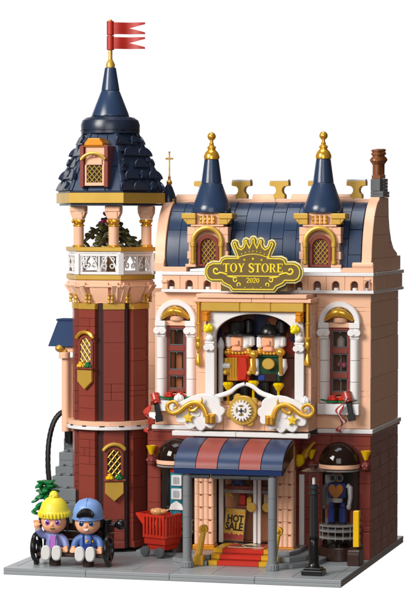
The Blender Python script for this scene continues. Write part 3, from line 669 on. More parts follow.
for k in range(6):
    m = MB(); m.M = T(TX, TY, 0) @ RZ(rad(60*k))
    for q in (-1.05, -.78, .78, 1.05): m.lathe([(.1, 0), (.13, .05), (.07, .2), (.13, .35), (.07, .5), (.13, .65), (.1, .7)], (q, -2.98, 19.9), 10)
    m.build('corbel_baluster', GOLDS, tw)
def hexring(name, r0, r1, z0, z1, mm):
    A, B = hexpts(r0), hexpts(r1)
    for k in range(6):
        m = MB(); q = (k+1) % 6
        def L(a, c, t): return tuple(Vector(a).lerp(Vector(c), t))
        m.strip([L(A[k], A[q], .002), L(A[k], A[q], .998)], [L(B[k], B[q], .002), L(B[k], B[q], .998)], z0, z1, 'xy', b=.03); m.build(name, mm, tw)
hexring('balcony_edge', 3.62, 2.6, 21.7, 22.06, GOLDS)
m = MB(); m.prism(hexpts(3.3), 21.69, 22.1, 0, 'xy'); m.build('balcony_floor', PEACH, tw)
apr = 3.5*cos(rad(30)); hl = 3.5/2
for k in range(6):
    m = MB(); m.M = T(TX, TY, 0) @ RZ(rad(60*k)) @ T(0, -apr, 0)
    m.box(-hl+.24, hl-.24, -.06, .1, 22.1, 22.32, .02); m.box(-hl+.24, hl-.24, -.08, .12, 23.52, 23.72, .02)
    for X in (-hl+.3, 0, hl-.3): m.box(X-.07, X+.07, -.03, .07, 22.33, 23.51, .01)
    for s in (-1, 1):
        for c in (-.75, .75):
            m.tube([(c+s*(.62-.9*t*t*.6), .02, 22.34+1.15*t+.02) for t in [i/10 for i in range(11)]], .055, 6)
            m.tube([(c+s*.3+.16*cos(t), .02, 22.75+.16*sin(t)) for t in [i*2*pi/12 for i in range(12)]], .045, 6, True)
            m.tube([(c+s*.36+.13*cos(t), .02, 23.3+.13*sin(t)) for t in [i*2*pi/12 for i in range(12)]], .045, 6, True)
    m.build('balcony_railing', WHITE, tw)
    m = MB(); m.M = T(TX, TY, 0) @ RZ(rad(60*k+30)); m.box(-.24, .24, -3.62, -3.22, 22.08, 23.74, .04); m.build('railing_post', WHITE, tw)
hexring('balcony_handrail', 3.66, 3.0, 23.9, 24.22, GOLDS)
hexring('railing_cap', 3.5, 3.1, 23.74, 23.89, WHITE)
CP = [(2.62, 10.3), (5.6, 9.85), (7.55, 12.2), (3.9, 15.5), (6.4, 16.2)]
for X, Y in CP:
    m = MB(); m.lathe([(.36, 24.22), (.4, 24.25), (.4, 25.8), (.36, 25.84)], (X, Y, 0), 20)
    m.box(X-.42, X+.42, Y-.42, Y+.42, 26.4, 26.95, .05); m.box(X-.6, X+.6, Y-.45, Y+.45, 26.97, 27.42, .05)
    for s in (-1, 1): m.prism([(X+s*.43, 26.5), (X+s*.43, 26.96), (X+s*.64, 26.96)], Y-.35, Y+.35, .01)
    c = m.build('balcony_column', PEACH, tw)
    m = MB(); m.lathe([(.46, 25.84), (.46, 25.95), (.36, 26.0), (.4, 26.1), (.5, 26.2), (.5, 26.38)], (X, Y, 0), 16)
    for q in (-.3, .3): m.ball((X+q, Y-.42, 26.22), .16, 10)
    m.ball((X, Y-.46, 26.08), .12, 8); m.lathe([(.46, 24.2), (.5, 24.23), (.5, 24.35), (.41, 24.4)], (X, Y, 0), 16); m.build('capital', SHINY, c)
hexring('roof_ring', 4.45, 3.3, 27.62, 28.42, GOLDS)
m = MB(); m.prism(hexpts(4.2), 27.44, 27.6, .02, 'xy'); m.prism(hexpts(4.3), 28.43, 28.56, .02, 'xy'); m.prism(hexpts(4.1), 27.7, 28.3, 0, 'xy'); m.build('roof_base', NAVYD, tw)
# six sloping roof faces
RB_, RT_, Z0, Z1 = 4.32, 2.25, 28.57, 33.05
a0, a1 = RB_*cos(rad(30)), RT_*cos(rad(30)); sl = sqrt((a0-a1)**2+(Z1-Z0)**2); tilt = atan2(a0-a1, Z1-Z0)
for k in range(6):
    F = T(TX, TY, 0) @ RZ(rad(60*k)) @ T(0, -a0, Z0) @ RX(-tilt)      # local z runs up the slope
    m = MB(); m.M = F
    hb, ht = RB_/2, RT_/2
    if k == 0:
        for u0, u1 in ((0, .33), (.335, .66), (.665, 1)):
            for v0, v1 in ((0, .42), (.425, .75), (.755, 1)):
                def pt(u, v): h = hb+(ht-hb)*v; return (-h+2*h*u, v*sl)
                m.prism([pt(u0+.004, v0), pt(u1-.004, v0), pt(u1-.004, v1-.004), pt(u0+.004, v1-.004)], 0, .3, .02)
        for s in (-1, 1): m.prism([(s*hb, 0), (s*(hb-.22), 0), (s*(ht-.2), sl), (s*ht, sl)], -.1, .3, .03)
    else:
        m.prism([(-hb, 0), (hb, 0), (ht, sl), (-ht, sl)], .05, .3, .02)
    m.build('roof_face', NAVY, tw)
    if k == 0: continue
    m = MB(); m.M = F
    rows = 5
    for r in range(rows):
        z = r*sl/rows; h = hb+(ht-hb)*(r+.4)/rows; nn = 3 if r < 2 else 2
        cells = [(-h+.32)+(2*h-.64)*(i+.5*(r % 2)*.999)/(nn-.5*1) for i in range(nn)]
        for i, c in enumerate(cells):
            if abs(c) > h-.1: continue
            big = (i+r) % 3 != 2; q = .74 if big else .36
            A = arc(0, 0, q, 0, 180, 14)
            P = [(c+p, z+.0+(q2 if big else q2*1.0)) for p, q2 in A]
            m.prism(P, -.16-.05*(r % 2)-.02*i, .04, .04)
            if not big: m.cyl((c, -.3, z+.4), .3, .3, 'y', 14)
    for s in (-1, 1): m.prism([(s*hb, 0), (s*(hb-.24), 0), (s*(ht-.2), sl), (s*ht, sl)], -.08, .049, .03)
    for s in (-1, 1):
        for r in range(6):
            z = r*sl/6; h = hb+(ht-hb)*(r+.2)/6; m.M = F @ T(s*(h-.22), -.1, z) @ RX(-.22); m.box(-.24, .24, -.1, .1, 0, sl/6*1.05, .04)
    m.M = F
    m.build('scallop_shingles', NAVYD, tw)
# roof dormer
X, Y = 4.42, 8.72; m = MB()
m.box(X-.78, X+.78, Y, Y+2.2, 28.95, 31.95, .03); m.box(X-.78, X-.62, Y-.12, Y-.01, 29.1, 30.55, .02); m.box(X+.62, X+.78, Y-.12, Y-.01, 29.1, 30.55, .02); m.box(X-.6, X+.6, Y-.12, Y-.01, 30.56, 31.0, .02); m.box(X-.78, X+.78, Y-.14, Y-.01, 28.95, 29.2, .02)
m.cyl((X, Y-.2, 31.3), .16, .3, 'y', 12); rd = m.build('roof_dormer_wall', PEACH, tw)
m = MB()
for s in (-1, 1): m.prism([(s*.82+X, 28.85), (s*1.12+X, 28.85), (s*1.12+X, 32.0), (s*.82+X, 32.1)], Y-.25, Y+1.6, .03)
m.build('cheek', REDS, rd)
m = MB(); m.box(X-.6, X+.6, Y-.03, Y-.005, 29.2, 30.55, 0); m.build('pane', BLACK, rd)
m = MB()
for s in (-1, 1):
    for k in range(-3, 5):
        pts = [(u, 29.2+k*.42+s*u*1.1) for u in [-.58+1.16*i/30 for i in range(31)]]; pts = [p for p in pts if 29.22 < p[1] < 30.53]
        if len(pts) > 2: m.tube([(X+pts[0][0], Y-.07+s*.006, pts[0][1]), (X+pts[-1][0], Y-.07+s*.006, pts[-1][1])], .04, 6)
m.build('lattice', GOLDS, rd)
m = MB(); m.tube([(X+1.15*sin(rad(t)), Y-.42, 30.35+1.1*cos(rad(t))) for t in range(-58, 59, 6)], .13, 10); m.build('hood', GOLDS, rd)
m = MB(); m.prism([(X-.75, 32.02), (X+.75, 32.02), (X+.75, 32.25), (X+.45, 32.6), (X-.45, 32.6), (X-.75, 32.25)], Y-.3, Y+1.6, .06); m.box(X-.85, X+.85, Y-.2, Y+1.4, 31.96, 32.015, .01); m.build('cap', ORANGE, rd)
# brim and spire
m = MB(); m.lathe([(2.0, 33.05), (2.3, 33.08), (2.3, 33.3), (2.26, 33.31), (2.3, 33.33), (2.32, 33.75), (2.2, 34.1), (1.9, 34.32), (1.5, 34.4)], (TX, TY, 0), 48)
m.build('roof_brim', NAVYD, tw)
m = MB(); m.lathe([(1.4, 34.41), (1.46, 34.45), (1.44, 34.6), (.74, 36.38), (.7, 36.42)], (TX, TY, 0), 40); m.lathe([(.69, 36.43), (.72, 36.47), (.44, 38.2), (.4, 38.24)], (TX, TY, 0), 40)
m.build('spire', NAVY, tw)
m = MB()
for a in range(0, 360, 40): m.M = T(TX, TY, 0) @ RZ(rad(a)); m.box(-.18, .18, -2.34, -2.2, 33.27, 33.37, .01); m.box(-.12, .12, -1.5, -1.38, 34.4, 34.5, .01)
m.build('roof_notch', BLACK, tw)
fl = thing('flagpole', 'gold pole with two red swallowtail flags at the very top of the tower spire', 'flag', (TX, TY, 38.24))
m = MB(); m.lathe([(.34, 38.25), (.36, 38.5), (.26, 38.7), (.18, 38.85), (.16, 38.9), (.16, 41.95), (.1, 42.0)], (TX, TY, 0), 16); m.build('pole', GOLDS, fl)
for z in (40.85, 39.7):
    m = MB(); m.cyl((TX, TY, z-.08), .29, 1.1, n=16)
    pts = [(0, 0), (.25, .02), (.6, .1), (1.0, .16), (1.3, .1)]; top, bot = [], []
    c20, s20 = cos(YAW), sin(YAW)
    def PF(u, wv, z): return (TX+u*c20+wv*s20, TY+u*s20-wv*c20, z)
    us = [.2+i*.15 for i in range(9)]
    for dz0, dz1, e in ((.47, .92, .06), (0, .47, -.06)):
        vs = []; fs = []
        U = [.2+i*.18 for i in range(15)]
        for i, u in enumerate(U):
            wv = .12*sin(u*3.2); f = max(0, (u-1.5)/1.22)
            a = dz0+(.0 if e > 0 else .0)+f*((dz1-dz0)*.62 if e > 0 else .12); b_ = dz1-f*(.12 if e > 0 else (dz1-dz0)*.62)
            if e > 0: b_ = dz1-f*.0; a = dz0+f*(dz1-dz0-.14)
            else: a = dz0+f*.0; b_ = dz1-f*(dz1-dz0-.14)
            for h, q in ((a, -.05), (b_, -.05), (b_, .05), (a, .05)): vs.append(PF(u, wv+q, z+h))
        for i in range(len(U)-1):
            for j in range(4): fs.append([i*4+j, i*4+(j+1) % 4, i*4+4+(j+1) % 4, i*4+4+j])
        fs += [[0, 1, 2, 3], [len(vs)-1, len(vs)-2, len(vs)-3, len(vs)-4]]; m.add(vs, fs)
    m.build('flag', bpy.data.materials.get('flag_red') or mat('flag_red', (176, 36, 26), .45), fl)
# vine in the open balcony
vn = thing('balcony_vine', 'olive green vine with magenta flowers winding round a stump in the open tower balcony', 'plant', (TX, TY, 22.1))
m = MB(); m.lathe([(.55, 22.1), (.45, 23.5), (.34, 25.0), (.25, 26.2)], (TX+.2, TY, 0), 12); m.build('trunk', mat('vine_stump', (120, 88, 52), .5, bump=.3), vn)
m = MB(); r_ = random.Random(5)
for k in range(15):
    a = r_.uniform(0, 6.28); R_ = r_.uniform(1.3, 2.5); z = r_.uniform(24.0, 26.2); s0 = Vector((TX+.2, TY, z+.3)); e = Vector((TX+R_*cos(a)*1.15, TY+R_*sin(a)*.8, z-r_.uniform(.2, 1.2)))
    md = (s0+e)/2+Vector((0, 0, .5)); pts = [s0*(1-t)**2+md*2*t*(1-t)+e*t*t for t in [i/7 for i in range(8)]]
    m.tube(pts, [.16]*7+[.1], 7)
    for i in range(2, 8):
        for q in range(2):
            p = pts[i]; m.M = T(*p) @ RZ(r_.uniform(0, 6.28)) @ RY(r_.uniform(-.9, .9)); m.ball((.28, 0, 0), .36, 8, (1, .6, .36))
    m.M = Matrix.Identity(4)
m.build('leaves', OLIVE, vn)
m = MB()
for k in range(14):
    a = k*.63; p = (TX-.1+.55*cos(a)*(.4+.06*k), TY-.6+.3*sin(a), 25.5+.1*k); m.M = T(*p) @ RZ(a) @ RX(.5); m.ball((0, 0, 0), .34, 8, (1, .7, .5))
m.build('flowers', MAGENTA, vn)
# ================================================================ little side porch, stair and hose behind the tower
sp = thing('side_porch', 'small navy canopy on a peach column on the far side of the tower', 'porch', (1.2, 13.4, 9.5))
m = MB(); m.box(-.1, 1.7, 12.95, 14.65, 18.33, 18.5, .03)
m.add([(-.55, 12.25, 16.35), (1.7, 12.25, 16.35), (1.7, 13.0, 18.32), (.0, 13.0, 18.32), (-.55, 14.6, 16.35), (.0, 14.6, 18.32), (1.7, 14.6, 18.32), (1.7, 14.6, 16.35)], [[0, 1, 2, 3], [0, 3, 5, 4], [3, 2, 6, 5], [1, 7, 6, 2], [4, 5, 6, 7], [0, 4, 7, 1]])
m.build('canopy', mat('matt_navy', (34, 56, 92), .6, spec=.15), sp)
m = MB(); m.box(.6, 1.7, 13.0, 14.5, 9.6, 15.4, .03); m.cyl((.75, 12.8, 9.6), .32, 5.8, n=16); m.cyl((.7, 12.6, 15.4), .45, .5, n=18); m.box(.2, 1.7, 12.6, 14.5, 15.9, 16.3, .03); m.build('column', PEACH, sp)
m = MB(); m.ball((.35, 12.5, 16.2), .4, 12, (1, 1, .8)); m.box(.3, .9, 12.4, 12.8, 15.9, 16.1); m.build('bracket', GOLDS, sp)
st = thing('stone_stair', 'stone grey stair of studded blocks climbing behind the left side of the tower', 'stairs', (.9, 14, .53))
BL = [(1.0, 2.4, 15.0, 16.6, .535, 9.9), (.05, 2.2, 14.4, 16, .535, 8.9), (.04, 1.9, 13.2, 14.38, .535, 7.9), (-.0+.03, 1.7, 12.3, 13.18, .535, 6.85), (.06, 2.0, 11.4, 12.28, .535, 6.2), (.1, 2.3, 10.5, 11.38, .535, 5.3), (.2, 2.5, 9.9, 10.48, .535, 4.2)]
for x0_, x1_, y0_, y1_, z0_, z1_ in BL:
    m = MB(); z = z0_
    while z < z1_-.05: zt = min(z1_, z+.96); m.box(x0_, x1_, y0_, y1_, z, zt-.012, .03); z = zt
    for X in (x0_+.45, x0_+1.25): m.cyl((X, (y0_+y1_)/2, z1_-.01), .24, .18, n=14)
    m.build('step', STAIR, st)
hs = thing('black_hose', 'black corrugated hose arching down beside the grey stair', 'hose', (.3, 13, .53))
m = MB(); cp = [(.75, 14.2, 10.2), (.65, 13.9, 10.95), (.1, 13.6, 11.0), (-.45, 13.3, 10.2), (-.75, 13.0, 8.6), (-.6, 12.4, 6.6), (-.1, 11.6, 4.9), (.5, 10.4, 3.3), (1.0, 9.0, 1.9), (1.3, 8.0, .7)]
def smooth(cp, n=8):
    out = []
    for i in range(len(cp)-1):
        p0, p1, p2, p3 = [Vector(cp[max(0, min(len(cp)-1, j))]) for j in (i-1, i, i+1, i+2)]
        for k in range(n):
            t = k/n; out.append(.5*((2*p1)+(p2-p0)*t+(2*p0-5*p1+4*p2-p3)*t*t+(3*p1-p0-3*p2+p3)*t**3))
    return out+[Vector(cp[-1])]
ps = smooth(cp, 8); m.tube(ps, [.2+.025*(i % 2) for i in range(len(ps))], 10); m.build('tube', BLACK, hs)
m = MB(); m.cyl((.65, 14.1, 8.6), .42, 2.3, n=18); m.ball((.75, 14.0, 11.05), .34, 12); m.ball((.35, 13.8, 11.05), .26, 12); m.build('connector', BLACK, hs)
# ================================================================ striped awning over the door
aw = thing('entrance_awning', 'blue and coral striped awning on two grey posts over the shop door', 'awning', (16.4, 3.6, .53))
AX0, AX1 = 12.27, 20.52; wd = (AX1-AX0)/5
def awp(t, d=0):   # front edge (t=0) to the wall (t=1)
    a = pi/2*t*.86; return (3.2+(3.95+d)*(1-cos(a))*1.12-d, 7.92+(1.95+d)*sin(a)/sin(pi/2*.86))
for k in range(5):
    x0_, x1_ = AX0+k*wd+.012, AX0+(k+1)*wd-.012; n = 14
    m = MB(); A = [(3.12, 7.98), (3.14, 8.05)]+[awp(.03+.97*i/n, .06) for i in range(n+1)]; B = [(3.4, 7.98), (3.42, 8.0)]+[awp(.03+.97*i/n, -.18) for i in range(n+1)]
    m.strip(A, B, x0_, x1_, plane='yz', b=.05); m.build('canopy_stripe', BLUE if k % 2 == 0 else CORAL, aw)
m = MB(); m.box(AX0, AX1, 3.16, 3.6, 7.55, 7.96, .04); m.build('valance', mat('valance_navy', (28, 48, 92), .25), aw)
m = MB()
for X in (AX0+.05, AX1-.25):
    m.prism([(3.62, 7.56), (7.2, 8.6), (7.2, 9.7)]+[(p+.2, q-.25) for p, q in (awp(t/8) for t in range(7, -1, -1))], X, X+.2, .02, 'yz')
m.box(AX0+.3, AX1-.3, 3.62, 4.4, 7.6, 7.8, .02); m.build('canopy_side', BROWN, aw)
m = MB()
for X in (13.3, 19.4): m.box(X-.2, X+.2, 4.42, 7.6, 7.62, 7.85, .02)
for x0_, x1_ in ((13.25, 14.9), (15.0, 17.9), (18.0, 19.6)): m.lathe([(.17, 0), (.19, .03), (.19, x1_-x0_-.03), (.17, x1_-x0_)], (x0_, 3.72, 7.36), 14, 'x')
m.build('crossbeam', DGREY, aw)
for X in (13.17, 19.68):
    m = MB(); z = .55
    m.lathe([(.44, .532), (.48, .57), (.48, .95), (.44, 1.0), (.4, 1.02), (.4, 1.2), (.34, 1.22)], (X, 3.68, 0), 22)
    for k in range(16): a = k*pi/8; m.box(X+.46*cos(a)-.04, X+.46*cos(a)+.04, 3.68+.46*sin(a)-.04, 3.68+.46*sin(a)+.04, .6, .95, .01)
    for k in range(4): m.cyl((X, 3.68, 1.21+k*1.55), .335, 1.54, n=22, b=.02)
    m.cyl((X, 3.68, 7.41), .3, .15); m.build('post', MGREY, aw)
# gold newels beside the steps
def newel(X, Y, lean, label):
    t = thing('gold_newel', label, 'newel', (X, Y, .86), 'gold newel posts beside the steps')
    m = MB(); m.box(X-.38, X+.38, Y-.4, Y+.4, .54, 1.3, .04); m.build('base', mat('newel_gold', (226, 172, 52), .3, .05) if 'newel_gold' not in bpy.data.materials else bpy.data.materials['newel_gold'], t)
    m = MB(); m.tube([(X-.05, Y-.05, 1.3), (X+lean*.5, Y+.1, 2.3), (X+lean, Y+.2, 3.1)], [.26, .23, .2], 14); m.cyl((X+lean, Y-.0, 3.22), .34, .36, 'y', 20); m.ball((X+lean, Y+.05, 3.22), .2, 12, (1, 1.3, 1)); m.build('post', bpy.data.materials['newel_gold'], t)
newel(13.75, 5.0, .28, 'leaning gold newel on the left of the red carpet')
newel(19.45, 5.2, .28, 'leaning gold newel on the right of the red carpet by the lamp post')
# ================================================================ shop sign
def textmesh(s_, size, X, Y, Z, th, bold=0, sx=1):
    cu = bpy.data.curves.new('t', 'FONT'); cu.body = s_; cu.size = size; cu.align_x = 'CENTER'; cu.align_y = 'CENTER'; cu.extrude = th; cu.offset = bold; cu.resolution_u = 3
    o = bpy.data.objects.new('t', cu); COL.objects.link(o); dg = bpy.context.evaluated_depsgraph_get(); me = o.evaluated_get(dg).to_mesh()
    vs = [(X+v.co.x*sx, Y-v.co.z, Z+v.co.y) for v in me.vertices]; fs = [list(p.vertices) for p in me.polygons]
    o.to_mesh_clear(); bpy.data.objects.remove(o); bpy.data.curves.remove(cu); return vs, fs
SY = 8.0; SXc = 17.13; ks = .0209*.995
def sg(zx, zy): return (SXc+(zx)*ks, 22.73-(zy-142)*ks)
half = [(0, 226), (78, 226), (88, 212), (102, 206), (114, 200), (120, 192), (155, 192), (171, 184), (179, 166), (179, 148), (170, 131), (152, 122), (124, 122), (119, 110), (104, 103), (62, 102), (68, 84), (76, 66), (80, 56), (76, 46), (68, 43), (60, 47), (58, 56), (53, 66), (45, 70), (38, 64), (35, 54), (37, 46), (33, 38), (26, 36), (19, 40), (18, 50), (14, 58), (10, 50), (11, 40), (6, 32), (0, 30)]
out = [sg(*p) for p in half]+[sg(-a, b_) for a, b_ in half[-2:0:-1]]
sn = thing('shop_sign', 'olive and yellow TOY STORE sign with a crown on top', 'sign', (SXc, SY, 21))
m = MB(); m.prism(out, SY, SY+.34, .02); m.box(SXc-2.6, SXc+2.6, SY+.36, YW-.7, 20.95, 21.6, .03); m.build('board', OLIVEB, sn)
m = MB(); m.strip(inset(out, -.055), inset(out, .02), SY+.08, SY+.3, closed=True, b=.02); m.build('board_rim', mat('sign_rim', (226, 216, 150), .3), sn)
m = MB(); i1, i2 = inset(out, .075), inset(out, .165); m.strip(i1, i2, SY-.025, SY+.06, closed=True, b=.01)
def flat(pts, wd_, y=SY-.03):
    m.tube([(p[0], y+.02, p[1]) for p in pts], wd_*1.25, 6, flat=.5)
def spiral(cx_, cy_, r0, r1, a_0, a_1, n=26, s=1): return [(cx_+s*(r0+(r1-r0)*i/n)*cos(rad(a_0+(a_1-a_0)*i/n)), cy_+(r0+(r1-r0)*i/n)*sin(rad(a_0+(a_1-a_0)*i/n))) for i in range(n+1)]
flat([sg(-98, 172), sg(98, 172)], .035)
for s in (-1, 1):
    c = sg(s*138, 152); flat(spiral(c[0], c[1], .08, .3, 0, 330, s=-s)+[(c[0]-s*.5, c[1]-.18), (c[0]-s*.86, c[1]-.3)], .05)
    c = sg(s*66, 186); flat([sg(s*92, 174)]+spiral(c[0], c[1], .2, .1, 130, -200, 16, s=s), .036); c = sg(s*52, 203); flat(spiral(c[0], c[1], .08, .17, -60, 230, 16, s=-s), .034)
    flat([sg(s*62, 101), sg(s*52, 101)], .03)
pts = [sg(-56+112*i/16, 98-16*sin(pi*i/16)) for i in range(17)]
for p in pts[::2]: m.cyl((p[0], SY-.03, p[1]), .045, .05, 'y', 8)
flat([sg(-60+120*i/16, 106-14*sin(pi*i/16)) for i in range(17)], .026)
for zx, zy, r in ((-32, 113, .11), (0, 109, .13), (32, 113, .11), (-30, 213, .06), (0, 215, .06), (30, 213, .06)):
    c = sg(zx, zy); m.prism([(c[0]+r*(1 if i % 2 == 0 else .42)*sin(i*pi/5), c[1]+r*(1 if i % 2 == 0 else .42)*cos(i*pi/5)) for i in range(10)], SY-.035, SY+.02, 0)
m.build('sign_border', SIGNY, sn)
# serif lettering, stroke by stroke
def glyphs(s_, X, Z, h, gap, Y):
    G = {'T': (.78, [('b', .29, .49, 0, 1), ('b', 0, .78, .9, 1), ('b', .2, .58, 0, .05), ('b', 0, .06, .74, .93), ('b', .72, .78, .74, .93)]),
         'O': (.86, [('o',)]),
         'Y': (.84, [('b', .32, .51, 0, .46), ('p', [(.32, .46), (.51, .46), (.27, 1), (.05, 1)]), ('p', [(.38, .44), (.5, .44), (.78, 1), (.66, 1)]), ('b', 0, .34, .95, 1), ('b', .58, .84, .95, 1), ('b', .24, .6, 0, .05)]),
         'S': (.62, [('s',)]),
         'R': (.84, [('b', .08, .27, 0, 1), ('b', 0, .36, 0, .06), ('b', 0, .3, .94, 1), ('r',), ('p', [(.34, .5), (.5, .5), (.76, 0), (.58, 0)]), ('b', .56, .86, 0, .05)]),
         'E': (.74, [('b', .08, .27, 0, 1), ('b', 0, .7, 0, .09), ('b', 0, .68, .91, 1), ('b', .24, .5, .45, .55), ('b', .48, .53, .36, .64), ('b', .65, .71, .06, .26), ('b', .62, .68, .74, .94)]),
         ' ': (.36, []), '2': (.6, [('t',)]), '0': (.66, [('o', .66)])}
    W_ = sum(G[c][0]+gap for c in s_)-gap; x = X-W_*h/2; q = 0
    for c in s_:
        for e in G[c][1]:
            q += 1; y0 = Y-.001*(q % 7)
            if e[0] == 'b': m.box(x+e[1]*h, x+e[2]*h, y0, Y+.05, Z+e[3]*h, Z+e[4]*h, 0)
            elif e[0] == 'p': m.prism([(x+a*h, Z+b_*h) for a, b_ in e[1]], y0, Y+.05, 0)
            elif e[0] == 'o':
                ww = e[1] if len(e) > 1 else .86; A = arc(x+ww/2*h, Z+.5*h, ww/2*h, 0, 352, 24, .52*h); B = arc(x+ww/2*h, Z+.5*h, (ww/2-.2)*h, 0, 352, 24, .46*h); m.strip(A, B, y0, Y+.05, closed=True, b=0)
            elif e[0] == 'r': A = arc(x+.34*h, Z+.72*h, .36*h, 90, -90, 14, .28*h); B = arc(x+.34*h, Z+.72*h, .17*h, 90, -90, 14, .2*h); A = [(x+.24*h, A[0][1])]+A+[(x+.24*h, A[-1][1])]; B = [(x+.24*h, B[0][1])]+B+[(x+.24*h, B[-1][1])]; m.strip(A, B, y0, Y+.05, b=0)
            elif e[0] == 's':
                C_ = [(.54, .78), (.5, .92), (.3, .98), (.1, .9), (.08, .72), (.25, .56), (.42, .46), (.55, .28), (.5, .1), (.3, .02), (.1, .08), (.05, .24)]; P = smooth([(a, b_, 0) for a, b_ in C_], 3)
                L = len(P); A, B = [], []
                for i, p in enumerate(P):
                    t = (P[min(i+1, L-1)]-P[max(i-1, 0)]).normalized(); wv = .05+.06*sin(pi*i/(L-1))**2; A.append((x+(p.x-t.y*wv)*h, Z+(p.y+t.x*wv)*h)); B.append((x+(p.x+t.y*wv)*h, Z+(p.y-t.x*wv)*h))
                m.strip(A, B, y0, Y+.05, b=0); m.box(x+.5*h, x+.56*h, y0-.002, Y+.05, Z+.7*h, Z+.98*h, 0); m.box(x+.03*h, x+.09*h, y0-.002, Y+.05, Z+.02*h, Z+.28*h, 0)
            elif e[0] == 't':
                P = smooth([(.06, .72, 0), (.1, .92, 0), (.3, 1.0, 0), (.5, .9, 0), (.5, .66, 0), (.3, .38, 0), (.06, .08, 0)], 3); L = len(P); A, B = [], []
                for i, p in enumerate(P):
                    t = (P[min(i+1, L-1)]-P[max(i-1, 0)]).normalized(); wv = .08; A.append((x+(p.x-t.y*wv)*h, Z+(p.y+t.x*wv)*h)); B.append((x+(p.x+t.y*wv)*h, Z+(p.y-t.x*wv)*h))
                m.strip(A, B, y0, Y+.05, b=0); m.box(x+.03*h, x+.58*h, y0-.002, Y+.05, Z, Z+.12*h, 0)
        x += (G[c][0]+gap)*h
m = MB(); glyphs('TOY STORE', SXc, 22.4, .66, .05, SY-.035); glyphs('2020', SXc, 21.6, .36, .08, SY-.035); m.build('lettering', SIGNY, sn)
# ================================================================ cloud panels, scrolls, gear clock
def bulge(cusps, k=.42, n=7):
    out = []
    for (a, b_), (c, d) in zip(cusps, cusps[1:]):
        L = math.hypot(c-a, d-b_); nx, nz = (d-b_)/L, -(c-a)/L
        for i in range(n): t = i/n; h = k*L*4*t*(1-t)/1.0; out.append((a+(c-a)*t+nx*h, b_+(d-b_)*t+nz*h))
    return out
CLX, CLZ, CLY = 13.12, 11.7, 7.35
def cloud(label):
    c = thing('cloud_panel', label, 'ornament', (CLX, CLY, CLZ), 'white cloud panels on the balcony')
    k = .0752
    def q(px, py): return (CLX+(px-201)*k*1.0, CLZ-(py-412)*k)
    lobes = [(177, 404), (177, 414), (185, 422), (197, 425.5), (208, 425), (217, 421), (224, 414), (223, 404)]
    P = bulge([q(*p) for p in lobes], .4)
    P += [q(223, 404), q(222, 398), q(219, 395), q(212, 393), q(205, 392), q(198, 393), q(190, 396), q(182, 400)]
    m = MB(); m.prism(P, CLY, CLY+.5, .06); a = q(199, 412); m.cyl((a[0], CLY-.06, a[1]), .24, .06, 'y', 18); m.build('cloud', WHITE, c)
    m = MB()
    sp_ = [(150+a/4.16, 380+b_/4.16) for a, b_ in [(106, 113), (118, 110), (122, 98), (112, 87), (95, 86), (80, 98), (79, 117), (92, 131), (112, 132), (135, 122), (160, 102), (190, 88), (222, 94), (240, 118), (247, 145)]]
    path = smooth([(*q(*p), 0) for p in sp_], 5)
    L = len(path); m.tube([(p.x, CLY-.34, p.y) for p in path], [.09+.12*min(1, i/(L*.7)) for i in range(L)], 10, flat=.9)
    a = q(204, 400.5); m.tube([(a[0], CLY-.34, a[1]), (a[0]+.08, CLY-.34, a[1]+.2), (a[0]+.04, CLY-.34, a[1]+.42)], [.15, .09, .02], 8)
    cu = [(*q(*p), 0) for p in [(201, 401), (200.5, 405), (197, 408.5), (192.5, 409), (191.5, 405.8), (194.5, 404.8)]]; m.tube([(p.x, CLY-.28, p.y) for p in smooth(cu, 5)], .13, 8)
    a = q(213.5, 417); m.box(a[0]-.42, a[0]+.34, CLY-.3, CLY-.01, a[1]-.36, a[1]+.4, .04)
    for z in (-.1, .15): m.cyl((a[0]-.2, CLY-.42, a[1]-.3), .17, .62, 'z', 12) if z < 0 else m.cyl((a[0]+.12, CLY-.42, a[1]-.3), .15, .55, 'z', 12)
    m.build('scroll', GOLD, c)
    m = MB(); a = q(190.2, 416.5); r = .47; st_ = [(a[0]+r*(1 if i % 2 == 0 else .5)*sin(i*pi/5), a[1]+r*(1 if i % 2 == 0 else .5)*cos(i*pi/5)) for i in range(10)]
    m.prism(st_, CLY-.26, CLY-.02, .05); m.cyl((a[0], CLY-.3, a[1]), .09, .06, 'y', 10); m.build('star', mat('star_yellow', (232, 196, 60), .3), c)
    m = MB(); a = q(178.5, 398); m.ball((a[0], CLY+.3, a[1]), .36, 14, (1, 1, .85)); m.ball((a[0], CLY+.3, a[1]+.3), .14, 10)
    for i in range(8): m.tube([(a[0]+.37*cos(i*pi/4)*cos(t), CLY+.3+.37*sin(i*pi/4)*cos(t), a[1]+.33*sin(t)) for t in (-.3, .1, .5, .9, 1.3)], .035, 5)
    m.box(a[0]-.4, a[0]+.4, CLY+.1, CLY+.6, a[1]-.75, a[1]-.26, .04); m.build('finial', WHITE, c)
    return c
c1 = cloud('white scalloped cloud panel with gold scroll and star, nearer the tower')
c2 = dup(c1, (19.58, CLY, CLZ-.02), 'white scalloped cloud panel with gold scroll and star, above the lamp post', sx=-1)
gx, gz = 16.52, 12.0
gc = thing('gear_clock', 'round gold clock with a toothed white gear face above the awning', 'clock', (gx, 7.6, gz))
m = MB(); m.cyl((gx, 7.25, gz), 1.12, .5, 'y', 40, .06)
for a in (40, 115, 195, 300): m.cyl((gx+1.05*cos(rad(a)), 7.35, gz+1.05*sin(rad(a))), .3, .4, 'y', 16, .05)
m.build('dial', GOLDS, gc)
m = MB(); n = 18; P = []
for i in range(n):
    a = 2*pi*i/n
    for da, r in ((-.11, .62), (-.06, .8), (.06, .8), (.11, .62)): P.append((gx-.05+r*cos(a+da), gz+r*sin(a+da)))
